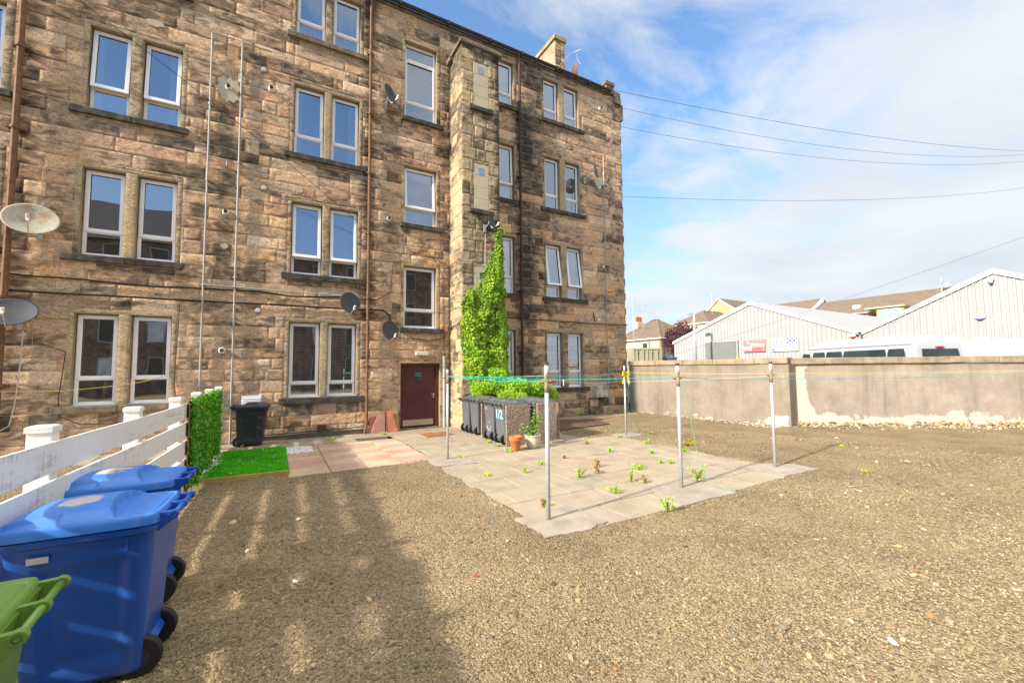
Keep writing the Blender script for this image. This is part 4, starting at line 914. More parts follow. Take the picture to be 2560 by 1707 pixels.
# ------------------------------------------------------------------ fence
fence = empty('fence', 'white slatted fence with capped posts running from the blue bins to the tenement', 'fence', (-1.2, 8, 0))
FP = [(-1.80, -2.2), (-1.66, -.3), (-1.56, 1.2), (-1.47, 2.7), (-1.40, 4.25), (-1.28, 5.9), (-1.20, 7.6), (-1.17, 9.2), (-1.15, 10.7), (-1.13, 12.12)]
def board(a, b, z0, z1, off, name='slat', dirt=0.0):
    a, b = Vector((*a, 0)), Vector((*b, 0)); d = (b-a).normalized(); nrm = Vector((d.y, -d.x, 0)); mb = MB(); p0 = a+nrm*off; p1 = b+nrm*off; q = nrm*.02
    mb.prism([p0+Vector((0, 0, z0)), p1+Vector((0, 0, z0)), p1+Vector((0, 0, z1)), p0+Vector((0, 0, z1))], q)
    o = mb.build(name, M_fence, fence, bevel=.003)
    at = o.data.attributes.new('col', 'FLOAT_COLOR', 'POINT'); at.data.foreach_set('color', np.tile([1, 1, 1, dirt], len(o.data.vertices)).astype(np.float32)); return o
rf = random.Random(6)
for k in range(len(FP)-1):
    for j in range(5):
        z0 = .085+j*.268; dt = rf.choice([-.03, 0, 0, .03]);
        if (k, j) in ((3, 4), (6, 4), (6, 1), (5, 4), (4, 3)): dt = .11 if k == 6 or k == 3 else .05
        if k == 3 and j == 4: dt = .07
        board(FP[k], FP[k+1], z0, z0+.213, .065, dirt=dt)
        if k < 7 and False: board(FP[k], FP[k+1], z0, z0+.213, -.085, dirt=dt)
for k, (x, y_) in enumerate(FP):
    mb = MB(); mb.T = Matrix.Translation((x-.01, y_, 0)) @ Matrix.Rotation(R(-3), 4, 'Z'); mb.box(-.07, .058, -.058, .058, 0, 1.43); p_ = mb.build('fence_post', M_post, fence, bevel=.004)
    mb = MB(); mb.T = Matrix.Translation((x-.01, y_, 0)) @ Matrix.Rotation(R(-3), 4, 'Z'); mb.box(-.078, .066, -.068, .068, 1.43, 1.468); mb.add([(-.078, -.068, 1.468), (.066, -.068, 1.468), (.066, .068, 1.468), (-.078, .068, 1.468), (-.06, -.05, 1.478), (.05, -.05, 1.478), (.05, .05, 1.478), (-.06, .05, 1.478)], [(0, 1, 5, 4), (1, 2, 6, 5), (2, 3, 7, 6), (3, 0, 4, 7), (4, 5, 6, 7)]); mb.build('post_cap', M_post, p_)
for (x, y_) in ((-1.19, 8.4), (-1.17, 9.9), (-1.16, 11.4)):
    pass
# ------------------------------------------------------------------ leaves
def leaves(P, Nn, size, cols, name, mat, parent=None, droop=.3, rnd=.9, folded=True, asp=.8):
    n = len(P); Nn = Nn/np.linalg.norm(Nn, axis=1)[:, None]; Nn = Nn+nr.normal(0, rnd*.5, (n, 3)); Nn /= np.linalg.norm(Nn, axis=1)[:, None]
    T = nr.normal(0, 1, (n, 3)); T[:, 2] -= droop*2; T -= (T*Nn).sum(1)[:, None]*Nn; T /= np.linalg.norm(T, axis=1)[:, None]+1e-9; B_ = np.cross(Nn, T)
    s = size[:, None]; w = asp
    pts = [P-T*s*.5, P+B_*s*.5*w-T*s*.12+Nn*s*.14, P+T*s*.6, P-B_*s*.5*w-T*s*.12+Nn*s*.14]
    V = np.stack(pts, 1).reshape(-1, 3); b = np.arange(n)*4
    F = np.concatenate([np.stack([b, b+1, b+2], -1), np.stack([b, b+2, b+3], -1)])
    return npmesh(name, V, F, mat, parent, np.repeat(np.concatenate([cols, np.ones((n, 1))], 1), 4, 0))
def leafcol(n, base, v=.35, yel=0.0, yc=(.45, .40, .03)):
    c = np.array(base)[nr.integers(0, len(base), n)]*nr.uniform(1-v, 1+v, (n, 1)); k = nr.random(n) < yel; c[k] = np.array(yc)*nr.uniform(.7, 1.2, (k.sum(), 1)); return c
M_leaf = attrmat('leaf', .45, .35, spec=.5); M_plastic = attrmat('plastic_leaf', .4, .45, spec=.5)
# artificial hedge panel on the fence
hedge = empty('artificial_hedge', 'artificial green hedge panel hung on the far end of the white fence', 'artificial hedge', (-1.0, 9.5, .1))
n = 15000; t_ = nr.random(n); Yh = 7.80+t_*3.5; Xh = np.interp(Yh, [7.6, 9.2, 12], [-1.085, -1.07, -1.04]); Zl = .10+.06*np.sin(Yh*5); Zh = 1.42+.02*np.sin(Yh*9); Zz = Zl+(Zh-Zl)*nr.random(n)
bulge = .005+.045*fbm(Yh*4, Zz*4, 0, 3, 3)
P = np.stack([Xh+bulge+nr.normal(0, .022, n), Yh+nr.normal(0, .02, n), Zz+nr.normal(0, .018, n)], -1)
leaves(P, np.tile([[1., -.25, .4]], (n, 1)), nr.uniform(.03, .05, n), leafcol(n, [(.05, .34, .012), (.10, .46, .015), (.03, .20, .02), (.18, .58, .02)], .3, .14, (.50, .64, .02)), 'foliage', M_plastic, hedge)
mb = MB(); 
pass
mb.prism([(-1.095, 7.75, .1), (-1.075, 9.2, .1), (-1.045, 11.3, .1), (-1.045, 11.3, 1.40), (-1.075, 9.2, 1.40), (-1.095, 7.75, 1.40)], (.012, 0, 0)); mb.build('mesh_backing', simple('dark_green_mesh', (.012, .05, .01), .8), hedge)
mb = MB()
for k in range(3): mb.tube([(-1.08+.01*math.sin(i*2+k), 7.76+.012*math.sin(i*1.7+k*2), .1+i*.09) for i in range(16)], .008, 5)
mb.tube([(-1.08+i*.0025, 7.78+i*.25, 1.43+.008*math.sin(i*2)) for i in range(15)], .010, 5)
mb.build('twig_edging', simple('brown_twig', (.24, .14, .07), .9), hedge)

# ------------------------------------------------------------------ wheelie bins
def rrect(w0, w1, d0, d1, r, n):     # rounded rectangle outline x in [w0,w1], y in [d0,d1]
    P = []; r = min(r, (w1-w0)/2-.001, (d1-d0)/2-.001)
    per = []
    cs = [(w1-r, d1-r, 0), (w0+r, d1-r, 90), (w0+r, d0+r, 180), (w1-r, d0+r, 270)]
    nc = 5; ns = (n-4*nc)//4
    for k, (cx, cy_, a0) in enumerate(cs):
        for j in range(nc): a = R(a0+90*j/(nc-1)); P.append((cx+r*math.cos(a), cy_+r*math.sin(a)))
        nx = cs[(k+1) % 4]; a = R(nx[2]); e = P[-1]; st = (nx[0]+r*math.cos(a), nx[1]+r*math.sin(a))
        for j in range(1, ns+1): t = j/(ns+1); P.append((e[0]+(st[0]-e[0])*t, e[1]+(st[1]-e[1])*t))
    return P
def make_bin(mbody, mlid, mhandle, label, group, deep=True, mwheel=None, name='wheelie_bin'):
    e = empty(name, label, 'wheelie bin', group=group)
    # local: back (wheels, handle) towards -X, opening lip at +X, width along Y
    n = 100; lv = 34; vs = []; fs = []
    for i in range(lv+1):
        t = i/lv; z = .055+t*.885
        x0 = .035-.05*t; x1 = .56+.10*t; hw = .215+.06*t
        if t < .0: x0 += 0 # cut away over the wheels
        ring = rrect(x0, x1, -hw, hw, .030+.028*min(1, t*1.5), n)
        for (px_, py_) in ring:
            oy = 0; ox = 0
            if abs(abs(py_)-hw) < 1e-4 and deep:     # pressed panel in both sides
                u = (px_-x0)/(x1-x0); k = min((u-.16)/.05, (.80-u)/.05, (t-.10)/.05, (.80-t)/.05)
                k = max(0, min(1, k)); oy = -.020*k*math.copysign(1, py_)
            if t > .90: oy += math.copysign(.012*min(1, (t-.90)/.03), py_) if abs(py_) > hw*.5 else 0
            vs.append((px_+ox, py_+oy, z))
    for i in range(lv):
        for k in range(n): fs.append((i*n+k, i*n+(k+1) % n, (i+1)*n+(k+1) % n, (i+1)*n+k))
    fs.append(tuple(range(n))[::-1]); fs.append(tuple(lv*n+k for k in range(n)))
    mb = MB(); mb.add(vs, fs)
    body = mb.build('body', mbody, e, smooth=True); 
    mb = MB()
    def rim(z0, z1, o0, o1, x0=-.015, x1=.66, hw=.275):
        a = rrect(x0-o0, x1+o0, -hw-o0, hw+o0, .07, n); b = rrect(x0-o1, x1+o1, -hw-o1, hw+o1, .07, n); m_ = len(a)
        mb.add([(p[0], p[1], z0) for p in a]+[(p[0], p[1], z1) for p in b], [(k, (k+1) % m_, m_+(k+1) % m_, m_+k) for k in range(m_)]); return
    rim(.875, .890, .0, .020); rim(.890, .925, .020, .024); rim(.925, .9251, .024, -.02)
    for yy in (-.12, 0, .12, -.27, .27): mb.box(.60, .632, yy-.005, yy+.005, .83, .92) if abs(yy) < .2 else mb.box(.1, .11, yy-.015 if yy > 0 else yy-.012, yy+.012 if yy > 0 else yy+.015, .80, .93)
    mb.build('rim', mbody, e, smooth=False)
    # lid: height field on a rounded rectangle
    nu, nv = 96, 72; V = np.zeros((nv+1, nu+1, 3)); L0, L1, HW = -.045, .70, .303
    for j in range(nv+1):
        for i in range(nu+1):
            u, v = i/nu*2-1, j/nv*2-1
            # squircle mapping
            x = u*(1-.05*v**6*u*u); yq = v*(1-.10*u**6*v*v)
            X = L0+(x+1)/2*(L1-L0); Yq = yq*HW; s = (x+1)/2
            edge = min(1-abs(u), 1-abs(v))
            h = .968+.028*min(1, edge/.05)**.5-.006*(.10 < edge < .125)
            dome = .052*max(0, min(1, (s-.36+.10*v*v)/.014))*(1-abs(v)**4)*(1-max(0, (s-.60)/.42)**2)    # raised dome, front two thirds
            if edge > .06: h += dome+.018*(1-v*v)*min(1, (edge-.06)/.2)
            if s < .34 and abs(v) < .80 and edge > .08: h -= .008
            if .62 < s < .97 and .72 < abs(v) < .93: h -= .024*min(1, (s-.62)/.015)          # side finger recess
            V[j, i] = (X, Yq, h)
    W = V.reshape(-1, 3); idx = (np.arange(nv)[:, None]*(nu+1)+np.arange(nu)[None, :]).ravel()
    F = [tuple(q) for q in np.stack([idx, idx+1, idx+nu+2, idx+nu+1], -1)]
    vs = [tuple(p) for p in W]; border = [i for i in range(nu+1)]+[(j+1)*(nu+1)-1 for j in range(1, nv+1)]+[nv*(nu+1)+i for i in range(nu-1, -1, -1)]+[j*(nu+1) for j in range(nv-1, 0, -1)]
    b0 = len(vs); m_ = len(border)
    for bi in border: p = W[bi]; vs.append((p[0]+(.006 if p[0] > .3 else -.0), p[1]*1.012, p[2]-.034))
    for k in range(m_): F.append((border[(k+1) % m_], border[k], b0+k, b0+(k+1) % m_))
    mb = MB(); mb.add(vs, F); mb.build('lid', mlid, e, smooth=True)
    # handle and hinge knuckles
    mb = MB(); hx, hz_ = -.105, .965
    mb.tube([(hx, -.225, hz_), (hx, .225, hz_)], .0145, 12); mb.build('handle', mhandle, e, smooth=True)
    mb = MB()
    for yy in (-.225, 0, .225):
        mb.tube([(hx-.0, yy-.016, hz_), (hx, yy+.016, hz_)], .026, 14); pr = [(hx+.005, yy-.013, hz_+.022), (.0, yy-.013, .985), (.02, yy-.013, .93), (-.03, yy-.013, .87), (hx-.012, yy-.013, hz_-.022)]; mb.prism(pr, (0, .026, 0))
    pr = [(-.01, -.225, .93), (-.01, .225, .93), (-.05, .225, .955), (-.05, -.225, .955)]; mb.prism(pr, (0, 0, .018))
    kn = mb.build('hinge', mbody, e, bevel=.003)
    mb = MB(); [mb.lathe([(0, -.004), (.011, -.004), (.013, 0)], (hx, yy*.243/.225 if False else yy*1.085, hz_), 'Y', 10) for yy in (-.225, .225)]; mb.build('hinge_pin', M_black, e)
    for yy in (-1, 1):
        mb = MB(); yc = yy*.172
        mb.lathe([(.072, -.026), (.110, -.026), (.12, -.016), (.12, .016), (.110, .026), (.072, .026), (.072, -.026)], (.055, yc, .12), 'Y', 28); w_ = mb.build('wheel', M_black, e, smooth=False, bevel=.002)
        mb = MB(); mb.lathe([(0, -.020), (.020, -.022), (.024, -.008), (.064, -.008), (.0715, -.020), (.0715, .020), (.064, .008), (.024, .008), (.020, .022), (0, .020)], (.055, yc, .12), 'Y', 20)
        for k in range(8): t = k*math.pi/4; mb.tube([(.055+.02*math.cos(t), yc, .12+.02*math.sin(t)), (.055+.068*math.cos(t), yc, .12+.068*math.sin(t))], .0115, 4)
        mb.build('wheel_hub', mwheel or M_hub, w_)
    mb = MB(); mb.tube([(.055, -.17, .12), (.055, .17, .12)], .011, 8); mb.prism([(.06, -.15, .04), (.22, -.15, .055), (.20, -.15, .18), (.05, -.15, .22), (.0, -.15, .14)], (0, .30, 0)); mb.build('axle', mbody, e)
    return e
M_hub = simple('dark_hub', (.05, .05, .055), .5)
M_blue = simple('blue_plastic', (.014, .085, .40), .30, var=.10, scale=2, spec=.5, dirt=(.05, .10, .28), dirt_amt=.35, dscale=3)
M_bluel = simple('blue_lid_plastic', (.035, .19, .66), .36, var=.08, scale=2, spec=.5, dirt=(.30, .30, .30), dirt_amt=.40, dscale=3.4)
M_green = simple('green_plastic', (.12, .25, .040), .35, var=.12, scale=3, dirt=(.16, .28, .10), dirt_amt=.3)
M_grey = simple('grey_plastic', (.115, .125, .14), .45, var=.10, scale=2, dirt=(.20, .19, .17), dirt_amt=.3, dscale=2.5)
M_greyl = simple('grey_lid_plastic', (.085, .095, .11), .42, var=.12, scale=3, dirt=(.24, .22, .19), dirt_amt=.5, dscale=3)
M_blk = simple('charcoal_plastic', (.022, .026, .034), .42, var=.12, scale=3, dirt=(.06, .06, .06), dirt_amt=.4)
bb = make_bin(M_blue, M_bluel, M_blue, 'nearest blue wheelie bin with scuffed lid and black wheels', 'blue wheelie bins by the fence')
def place(b, x, y_, rz, z=0.0): b.location = (x, y_, z); b.rotation_euler = (0, 0, R(rz))
zz_ = lambda x, y_: float(gh(np.array([x]), np.array([y_]))[0])
place(bb, -.625, 3.65, 180-3, -.012)
b2 = copy_tree(bb); b2['label'] = 'second blue wheelie bin, behind the nearest one, with stickers on its lid'; place(b2, -.715, 4.60, 180-1, -.008)
gb = make_bin(M_green, M_green, M_green, 'green wheelie bin cut off by the bottom left corner of the photo', 'green bins'); place(gb, -.86, 2.34, 180+4.6, -.012); del gb['group']
def worn_lid():
    m, t, b = newmat('worn_blue_lid'); tcx = N(t, 'ShaderNodeTexCoord'); P = tcx.outputs['Object']
    mpp = N(t, 'ShaderNodeMapping'); L(t, P, mpp.inputs[0]); mpp.inputs['Location'].default_value = (-.40, -.02, -1.02); mpp.vector_type = 'POINT'
    ln = N(t, 'ShaderNodeVectorMath', operation='LENGTH'); L(t, mpp.outputs[0], ln.inputs[0])
    n = N(t, 'ShaderNodeTexNoise', i_Scale=9.0, i_Detail=8.0, i_Roughness=.7); L(t, P, n.inputs[0]); n2 = N(t, 'ShaderNodeTexNoise', i_Scale=4.0, i_Detail=8.0, i_Roughness=.65); L(t, P, n2.inputs[0])
    s_ = math_(t, 'SUBTRACT', math_(t, 'MULTIPLY', n.outputs[0], .10), ln.outputs['Value']); r = ramp(t, [(0, 0), (1, 0)]); 
    f = math_(t, 'MULTIPLY', math_(t, 'ADD', s_, .065), 60.0, clamp=True)
    c = ramp(t, [(.3, (.028, .16, .58)), (.7, (.05, .22, .68))]); L(t, n2.outputs[0], c.inputs[0]); d = ramp(t, [(.56, 0), (.72, .5)]); L(t, n.outputs[0], d.inputs[0])
    cc = mixc(t, d.outputs[0], c.outputs[0], (.25, .28, .34)); cc = mixc(t, math_(t, 'MULTIPLY', f, .8), cc, (.52, .47, .38)); L(t, cc, b.inputs['Base Color']); rr = ramp(t, [(.3, .32), (.7, .55)]); L(t, n.outputs[0], rr.inputs[0]); L(t, rr.outputs[0], b.inputs['Roughness']); return m
for o_ in bb.children:
    if o_.name.startswith('lid'): o_.data.materials[0] = worn_lid()
mb = MB(); mb.box(.44, .53, .2835, .2850, .80, .835); o = mb.build('label_sticker', simple('pale_label', (.55, .54, .48), .6)); o.parent = bb
mb = MB(); mb.T = Matrix.Translation((.33, .03, 1.068)) @ Matrix.Rotation(.3, 4, 'Z'); mb.box(-.05, .06, -.035, .035, -.02, .003); o = mb.build('lid_sticker', simple('torn_sticker', (.45, .50, .42), .6, var=.5, scale=20, dirt=(.05, .15, .3), dirt_amt=.9, dscale=18)); o.parent = b2
# dirt on the blue lids
def lidpatch(root, poly, m, name, z=.0):
    mb = MB(); mb.prism([(x, y_, 1.040+z) for x, y_ in poly], (0, 0, .004)); o = mb.build(name, m); o.parent = root; return o
g1 = make_bin(M_grey, M_greyl, M_black, 'furthest of the four grey wheelie bins in the row, nearest the maroon door', 'grey wheelie bins in the bin store')
place(g1, 4.88, 11.46, -2)
gl = [(4.90, 10.89, 0, 'second grey wheelie bin from the door, left of the narrow pebbled panel'), (4.87, 9.87, 1, 'grey wheelie bin with a white smiley face painted on it'), (4.84, 9.22, -1, 'grey wheelie bin marked 1/2 in pale blue paint'),
      (5.66, 9.16, 1, 'nearer grey wheelie bin behind the right hand pebbled panel'), (5.70, 9.80, -2, 'rearmost grey wheelie bin behind the right hand pebbled panel')]
gbins = []
for (x, y_, rz, lb) in gl: q = copy_tree(g1); q['label'] = lb; place(q, x, y_, rz); gbins.append(q)
kb = make_bin(M_blk, M_blk, M_black, 'black wheelie bin standing alone against the wall beside the artificial hedge', None, mwheel=simple('grey_hub', (.18, .18, .18), .5)); place(kb, -.78, 12.42, -4)
M_paintb = simple('pale_blue_paint', (.35, .62, .78), .6); M_paintw = simple('white_paint', (.7, .7, .7), .6)
def text(s, m, size, T, name='lettering', parent=None, ext=.0015, align='CENTER'):
    cu = bpy.data.curves.new('t', 'FONT'); cu.body = s; cu.size = size; cu.extrude = ext; cu.align_x = align; cu.resolution_u = 3; cu.offset = size*.022
    tmp = bpy.data.objects.new('t', cu); COL.objects.link(tmp); dg = bpy.context.evaluated_depsgraph_get(); me = bpy.data.meshes.new_from_object(tmp.evaluated_get(dg))
    bpy.data.objects.remove(tmp); me.name = name; me.materials.clear(); o = bpy.data.objects.new(name, me); COL.objects.link(o); me.materials.append(m); o.parent = parent
    o.matrix_local = T; return o
# back face of a grey bin leans: from (.0, z .1) to (-.015, z .94); text faces -X
def backT(y_, z, roll=0): return Matrix.Translation((.035-.05*((z-.055)/.885)-.003, y_, z)) @ Matrix.Rotation(R(-90), 4, 'Z') @ Matrix.Rotation(R(90+6.5*0), 4, 'X') @ Matrix.Rotation(R(3.2), 4, 'X')
text('1/2', M_paintb, .30, backT(.0, .62), 'painted_number', gbins[2], .002)
mb = MB(); mb.T = backT(0, .36)
mb.tube([(-.12+.24*k/12, -.12*math.sin(math.pi*k/12), .002) for k in range(13)], .007, 5); mb.tube([(-.04, .09, .002), (-.038, .11, .002)], .008, 5); mb.tube([(.05, .09, .002), (.052, .11, .002)], .008, 5)
for a, b in (((-.15, .42), (-.15, .50)), ((-.15, .46), (-.11, .46)), ((-.11, .42), (-.11, .50)), ((-.06, .42), (-.06, .50)), ((-.06, .50), (-.03, .50))): mb.tube([(a[0], a[1], .002), (b[0], b[1], .002)], .004, 4)
o = mb.build('painted_smile', M_paintw); o.parent = gbins[1]

# ------------------------------------------------------------------ bin store
def pebbledash(name, base, dark, light, sc=55, bump=.8):
    m, t, b = newmat(name); tcx = N(t, 'ShaderNodeTexCoord'); P = tcx.outputs['Object']
    v = N(t, 'ShaderNodeTexVoronoi', i_Scale=sc); L(t, P, v.inputs['Vector']); sc_ = N(t, 'ShaderNodeSeparateColor'); L(t, v.outputs['Color'], sc_.inputs[0])
    c = ramp(t, [(0, dark), (.5, base), (1, light)]); L(t, sc_.outputs[0], c.inputs[0])
    n = N(t, 'ShaderNodeTexNoise', i_Scale=2.5, i_Detail=7.0, i_Roughness=.65); L(t, P, n.inputs[0]); r = ramp(t, [(.3, .82), (.7, 1.14)]); L(t, n.outputs[0], r.inputs[0])
    L(t, mixc(t, 1.0, c.outputs[0], r.outputs[0], 'MULTIPLY'), b.inputs['Base Color']); b.inputs['Roughness'].default_value = .9; b.inputs['Specular IOR Level'].default_value = .2
    bp = N(t, 'ShaderNodeBump', i_Strength=bump, i_Distance=.012); bp.invert = True; L(t, v.outputs['Distance'], bp.inputs['Height']); L(t, bp.outputs[0], b.inputs['Normal']); return m
M_agg = pebbledash('exposed_aggregate', (.30, .22, .17), (.12, .085, .065), (.48, .38, .30))
store = empty('bin_store', 'bin store of rough pebbled concrete panels in front of the stair tower', 'bin store', (5.4, 9.5, 0))
for (x0, x1, y0, y1, h) in ((4.80, 5.44, 8.77, 8.83, .965), (4.86, 5.46, 10.26, 10.32, .965), (5.62, 6.19, 8.68, 8.74, .98), (5.50, 5.56, 8.90, 11.4, .95), (6.30, 6.36, 8.8, 11.4, .95), (5.6, 6.2, 10.40, 10.46, .96)):
    mb = MB(); mb.box(x0, x1, y0, y1, 0, h); mb.build('panel', M_agg, store, bevel=.006)
mb = MB(); mb.box(5.3, 5.75, 8.62, 8.88, -.01, .055); mb.box(5.95, 6.32, 8.55, 8.82, -.01, .05); mb.box(4.84, 5.2, 10.18, 10.36, -.01, .045); mb.build('plinth', M_pad, store, bevel=.006)
# pots
def pot(name, prof, m, x, y_, label, soil=True, rz=0):
    e = empty(name, label, 'plant pot', (x, y_, 0)); mb = MB(); mb.lathe(prof, (0, 0, 0), 'Z', 32); o = mb.build('pot_wall', m, None, smooth=True); o.parent = e
    r, h = prof[-1]; mb = MB(); mb.lathe([(0, h), (r, h)], (0, 0, 0), 'Z', 20); o = mb.build('soil', simple('soil', (.05, .035, .02), .95, bump=.6), None); o.parent = e; return e
pot('terracotta_pot', [(0, .0), (.085, 0), (.09, .01), (.128, .22), (.150, .235), (.152, .265), (.138, .27), (.150, .28), (.152, .315), (.138, .322), (.128, .30), (.12, .26)], simple('terracotta', (.52, .16, .045), .75, var=.12, scale=4, dirt=(.50, .28, .16), dirt_amt=.3), 4.76, 8.28, 'empty terracotta flower pot standing in front of the pebbled panel')
pot('cream_pot', [(0, .0), (.105, 0), (.11, .012), (.165, .12), (.182, .22), (.178, .275), (.196, .287), (.196, .305), (.178, .308), (.17, .27)], simple('cream_glaze', (.58, .52, .40), .45, var=.08, scale=3, dirt=(.35, .33, .2), dirt_amt=.3), 5.24, 8.32, 'round cream glazed pot holding the tall leafy plant')
# plants
def plant(name, label, cat, base, stems, mat=M_leaf, cols=[(.14, .34, .02), (.20, .42, .03)], yel=.08, yc=(.45, .42, .04), size=(.03, .06), per=10, spread=.06, stemm=None, rs_=0, group=None):
    r_ = random.Random(rs_); e = empty(name, label, cat, base, group=group); mb = MB(); P = []
    for (dx, dy, h) in stems:
        pts = [(0, 0, 0), (dx*.3, dy*.3, h*.4), (dx*.7, dy*.7, h*.75), (dx, dy, h)]; mb.tube(pts, [.006, .005, .004, .002], 5)
        for k in range(per):
            t = r_.uniform(.15, 1.03); s = spread*(1.15-t*.5); P.append((dx*t+r_.gauss(0, s), dy*t+r_.gauss(0, s), max(.01, h*t+r_.gauss(0, s*.6))))
    o = mb.build('stem', stemm or simple('green_stem', (.14, .16, .05), .7), None); o.parent = e
    P = np.array(P); n = len(P); o = leaves(P, np.tile([[-.2, -.3, .9]], (n, 1)), nr.uniform(*size, n), leafcol(n, cols, .3, yel, yc), 'foliage', mat, None, droop=.2, rnd=1.0); o.parent = e; return e
GRN = [(.16, .36, .025), (.22, .45, .03), (.11, .27, .02)]
plant('potted_plant', 'tall thin leafy plant growing from the cream pot', 'plant', (5.24, 8.32, .27), [(.03, 0, .42), (-.12, 0, .30), (.14, .05, .38), (-.25, -.02, .22), (.22, -.03, .50), (.28, .0, .55), (.08, .05, .86), (.10, 0, .62), (-.3, 0, .3), (.2, 0, .3), (.0, -.1, .2), (.3, .03, .4), (.16, .06, .78), (-.05, .0, .35)], per=26, size=(.03, .055), spread=.06, yel=.12, cols=GRN)
def weed(x, y_, r, h, label, red=0.0, rs_=0, cols=None):
    r *= .78; h *= .85
    r_ = random.Random(rs_+int(x*100)); st = [(r_.uniform(-r, r), r_.uniform(-r, r), h*r_.uniform(.5, 1)) for _ in range(4+int(r*60))]
    plant('weed', label, 'weed', (x, y_, 0.0), st, per=11, size=(.018, .036) if r < .12 else (.026, .046), spread=r*.35, yel=.1 if not red else .7, yc=(.5, .45, .04) if not red else (.40, .13, .04), cols=cols or [(.42, .66, .03), (.52, .74, .04), (.30, .54, .03)], rs_=rs_, group='weeds in the paving joints')
weeds = [(4.47, 5.65, .13, .26, 'bushiest weed in the middle of the slabs', 0), (4.42, 4.76, .12, .12, 'low yellow-green weed left of the tallest one at the front slabs', 0), (4.41, 3.80, .10, .27, 'upright bright weed at the front edge of the slabs', 0), (5.05, 5.05, .08, .26, 'spindly weed between the second and fourth poles', 0), (4.49, 6.84, .10, .06, 'flat weed patch right of the nearest pole', 0),
  (3.89, 6.46, .05, .12, 'small upright weed left of the nearest pole', 0), (3.24, 6.61, .08, .04, 'flat weed near the left edge of the slabs', 0), (4.67, 9.5, .11, .10, 'weed at the wheels of the smiley bin', 0), (4.63, 8.92, .11, .09, 'weed at the wheels of the bin marked 1/2', 0), (4.55, 8.24, .12, .09, 'weed left of the terracotta pot', 0),
  (7.82, 7.27, .14, .14, 'dark green weed near the far right corner of the slabs', 0), (5.95, 4.50, .13, .34, 'tall weed beside the foot of the fourth pole, by the hanging string', 0), (5.81, 5.60, .15, .10, 'spreading yellow weed right of the middle of the slabs', 0), (6.62, 8.04, .06, .10, 'small russet weed behind the nearest pole', 1), (7.09, 9.61, .09, .07, 'weed in front of the brown board', 0),
  (6.42, 7.07, .07, .12, 'small weed amid the far slabs', 0), (5.20, 7.06, .05, .08, 'tiny russet weed in a joint right of the nearest pole', 1), (5.25, 6.1, .09, .22, 'reddish upright weed in the middle slabs', 1), (4.97, 5.74, .08, .16, 'reddish weed next to the bushiest one', 1), (5.2, 4.9, .07, .16, 'reddish weed left of the fourth pole', 1), (7.05, 6.43, .08, .12, 'yellowing weed in the right half of the slabs', 0),
  (7.79, 6.2, .09, .12, 'weed near the right edge of the slabs', 0), (3.16, 4.76, .05, .14, 'reddish weed by the nearest pole foot', 1), (8.45, 6.6, .30, .12, 'spreading red weed on gravel right of the slabs', 1), (10.3, 12.72, .14, .22, 'weed at the wall beside the grey vent', 0), (11.0, 12.7, .12, .20, 'weed at the wall below the meter box', 0), (11.5, 12.5, .14, .14, 'weed at the wall by the thin grey pipe', 0), (12.2, 12.6, .15, .3, 'weed in the corner where the yard wall meets the tenement', 0),
  (6.48, 5.72, .07, .10, 'weed in front of the fifth pole line, left', 0), (6.62, 5.6, .06, .10, 'weed in front of the fifth pole line, right', 0), (2.75, 12.35, .12, .07, 'weed at the foot of the leaning stone slabs', 0), (1.3, 12.1, .15, .03, 'moss patch on the slabs below the right lower window', 0), (8.9, 3.4, .05, .05, 'yellow sprig on the gravel right of the slab corner', 0), (11.0, 4.6, .05, .10, 'green sprig on the open gravel', 0), (9.0, 8.2, .15, .10, 'red weed on gravel beyond the far pole', 1), (7.89, 8.3, .07, .12, 'weed by the far pole foot', 0), (3.42, 8.18, .09, .03, 'dry yellow moss by the pole nearest the door', 0)]
for k, (x, y_, r, h, lb, rd) in enumerate(weeds): weed(x, y_, r, h, lb, rd, k)
# ivy ------------------------------------------------------------------------
ivy = empty('ivy', 'green ivy climbing the front and corner of the stair tower', 'ivy', (5.6, 11.7, 0))
IV = [(6.24, 6.35), (6.33, 5.6), (6.36, 4.6), (6.40, 3.6), (6.43, 3.1), (6.52, 2.75), (6.45, 2.5), (6.45, 1.9), (6.5, 1.2), (6.3, .9), (5.35, .9), (5.2, 1.25), (5.03, 1.7), (4.95, 2.3), (4.88, 2.9), (4.90, 3.4), (4.97, 3.75), (5.08, 4.12), (5.23, 4.3), (5.34, 4.1), (5.38, 3.75), (5.48, 3.85), (5.50, 4.3), (5.62, 4.65), (5.80, 5.0), (5.93, 5.45), (6.07, 5.62), (6.17, 5.9)]
n = 60000; x = nr.uniform(4.8, 6.6, n); z = nr.uniform(.8, 6.4, n)
jx = (fbm(x*5, z*5, 0, 8, 4)-.5)*.30; jz = (fbm(x*5+7, z*5, 0, 9, 4)-.5)*.34
k = (dpoly(x+jx, z+jz, IV) < .05); x, z = x[k][:15500], z[k][:15500]; n = len(x)
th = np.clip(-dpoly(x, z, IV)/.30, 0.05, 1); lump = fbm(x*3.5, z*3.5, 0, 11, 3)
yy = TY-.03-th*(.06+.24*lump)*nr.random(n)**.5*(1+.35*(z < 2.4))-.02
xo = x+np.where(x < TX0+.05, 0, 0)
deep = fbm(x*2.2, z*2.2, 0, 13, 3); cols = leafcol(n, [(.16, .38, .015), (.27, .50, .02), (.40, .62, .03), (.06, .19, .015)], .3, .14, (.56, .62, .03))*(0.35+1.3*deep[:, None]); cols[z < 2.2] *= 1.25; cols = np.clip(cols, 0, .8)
leaves(np.stack([x, yy, z], -1), np.tile([[-.35, -.85, .45]], (n, 1)), nr.uniform(.026, .056, n)*(1+.8*nr.random(n)**3), cols, 'foliage', M_leaf, ivy, droop=.6, rnd=.8, asp=.95)
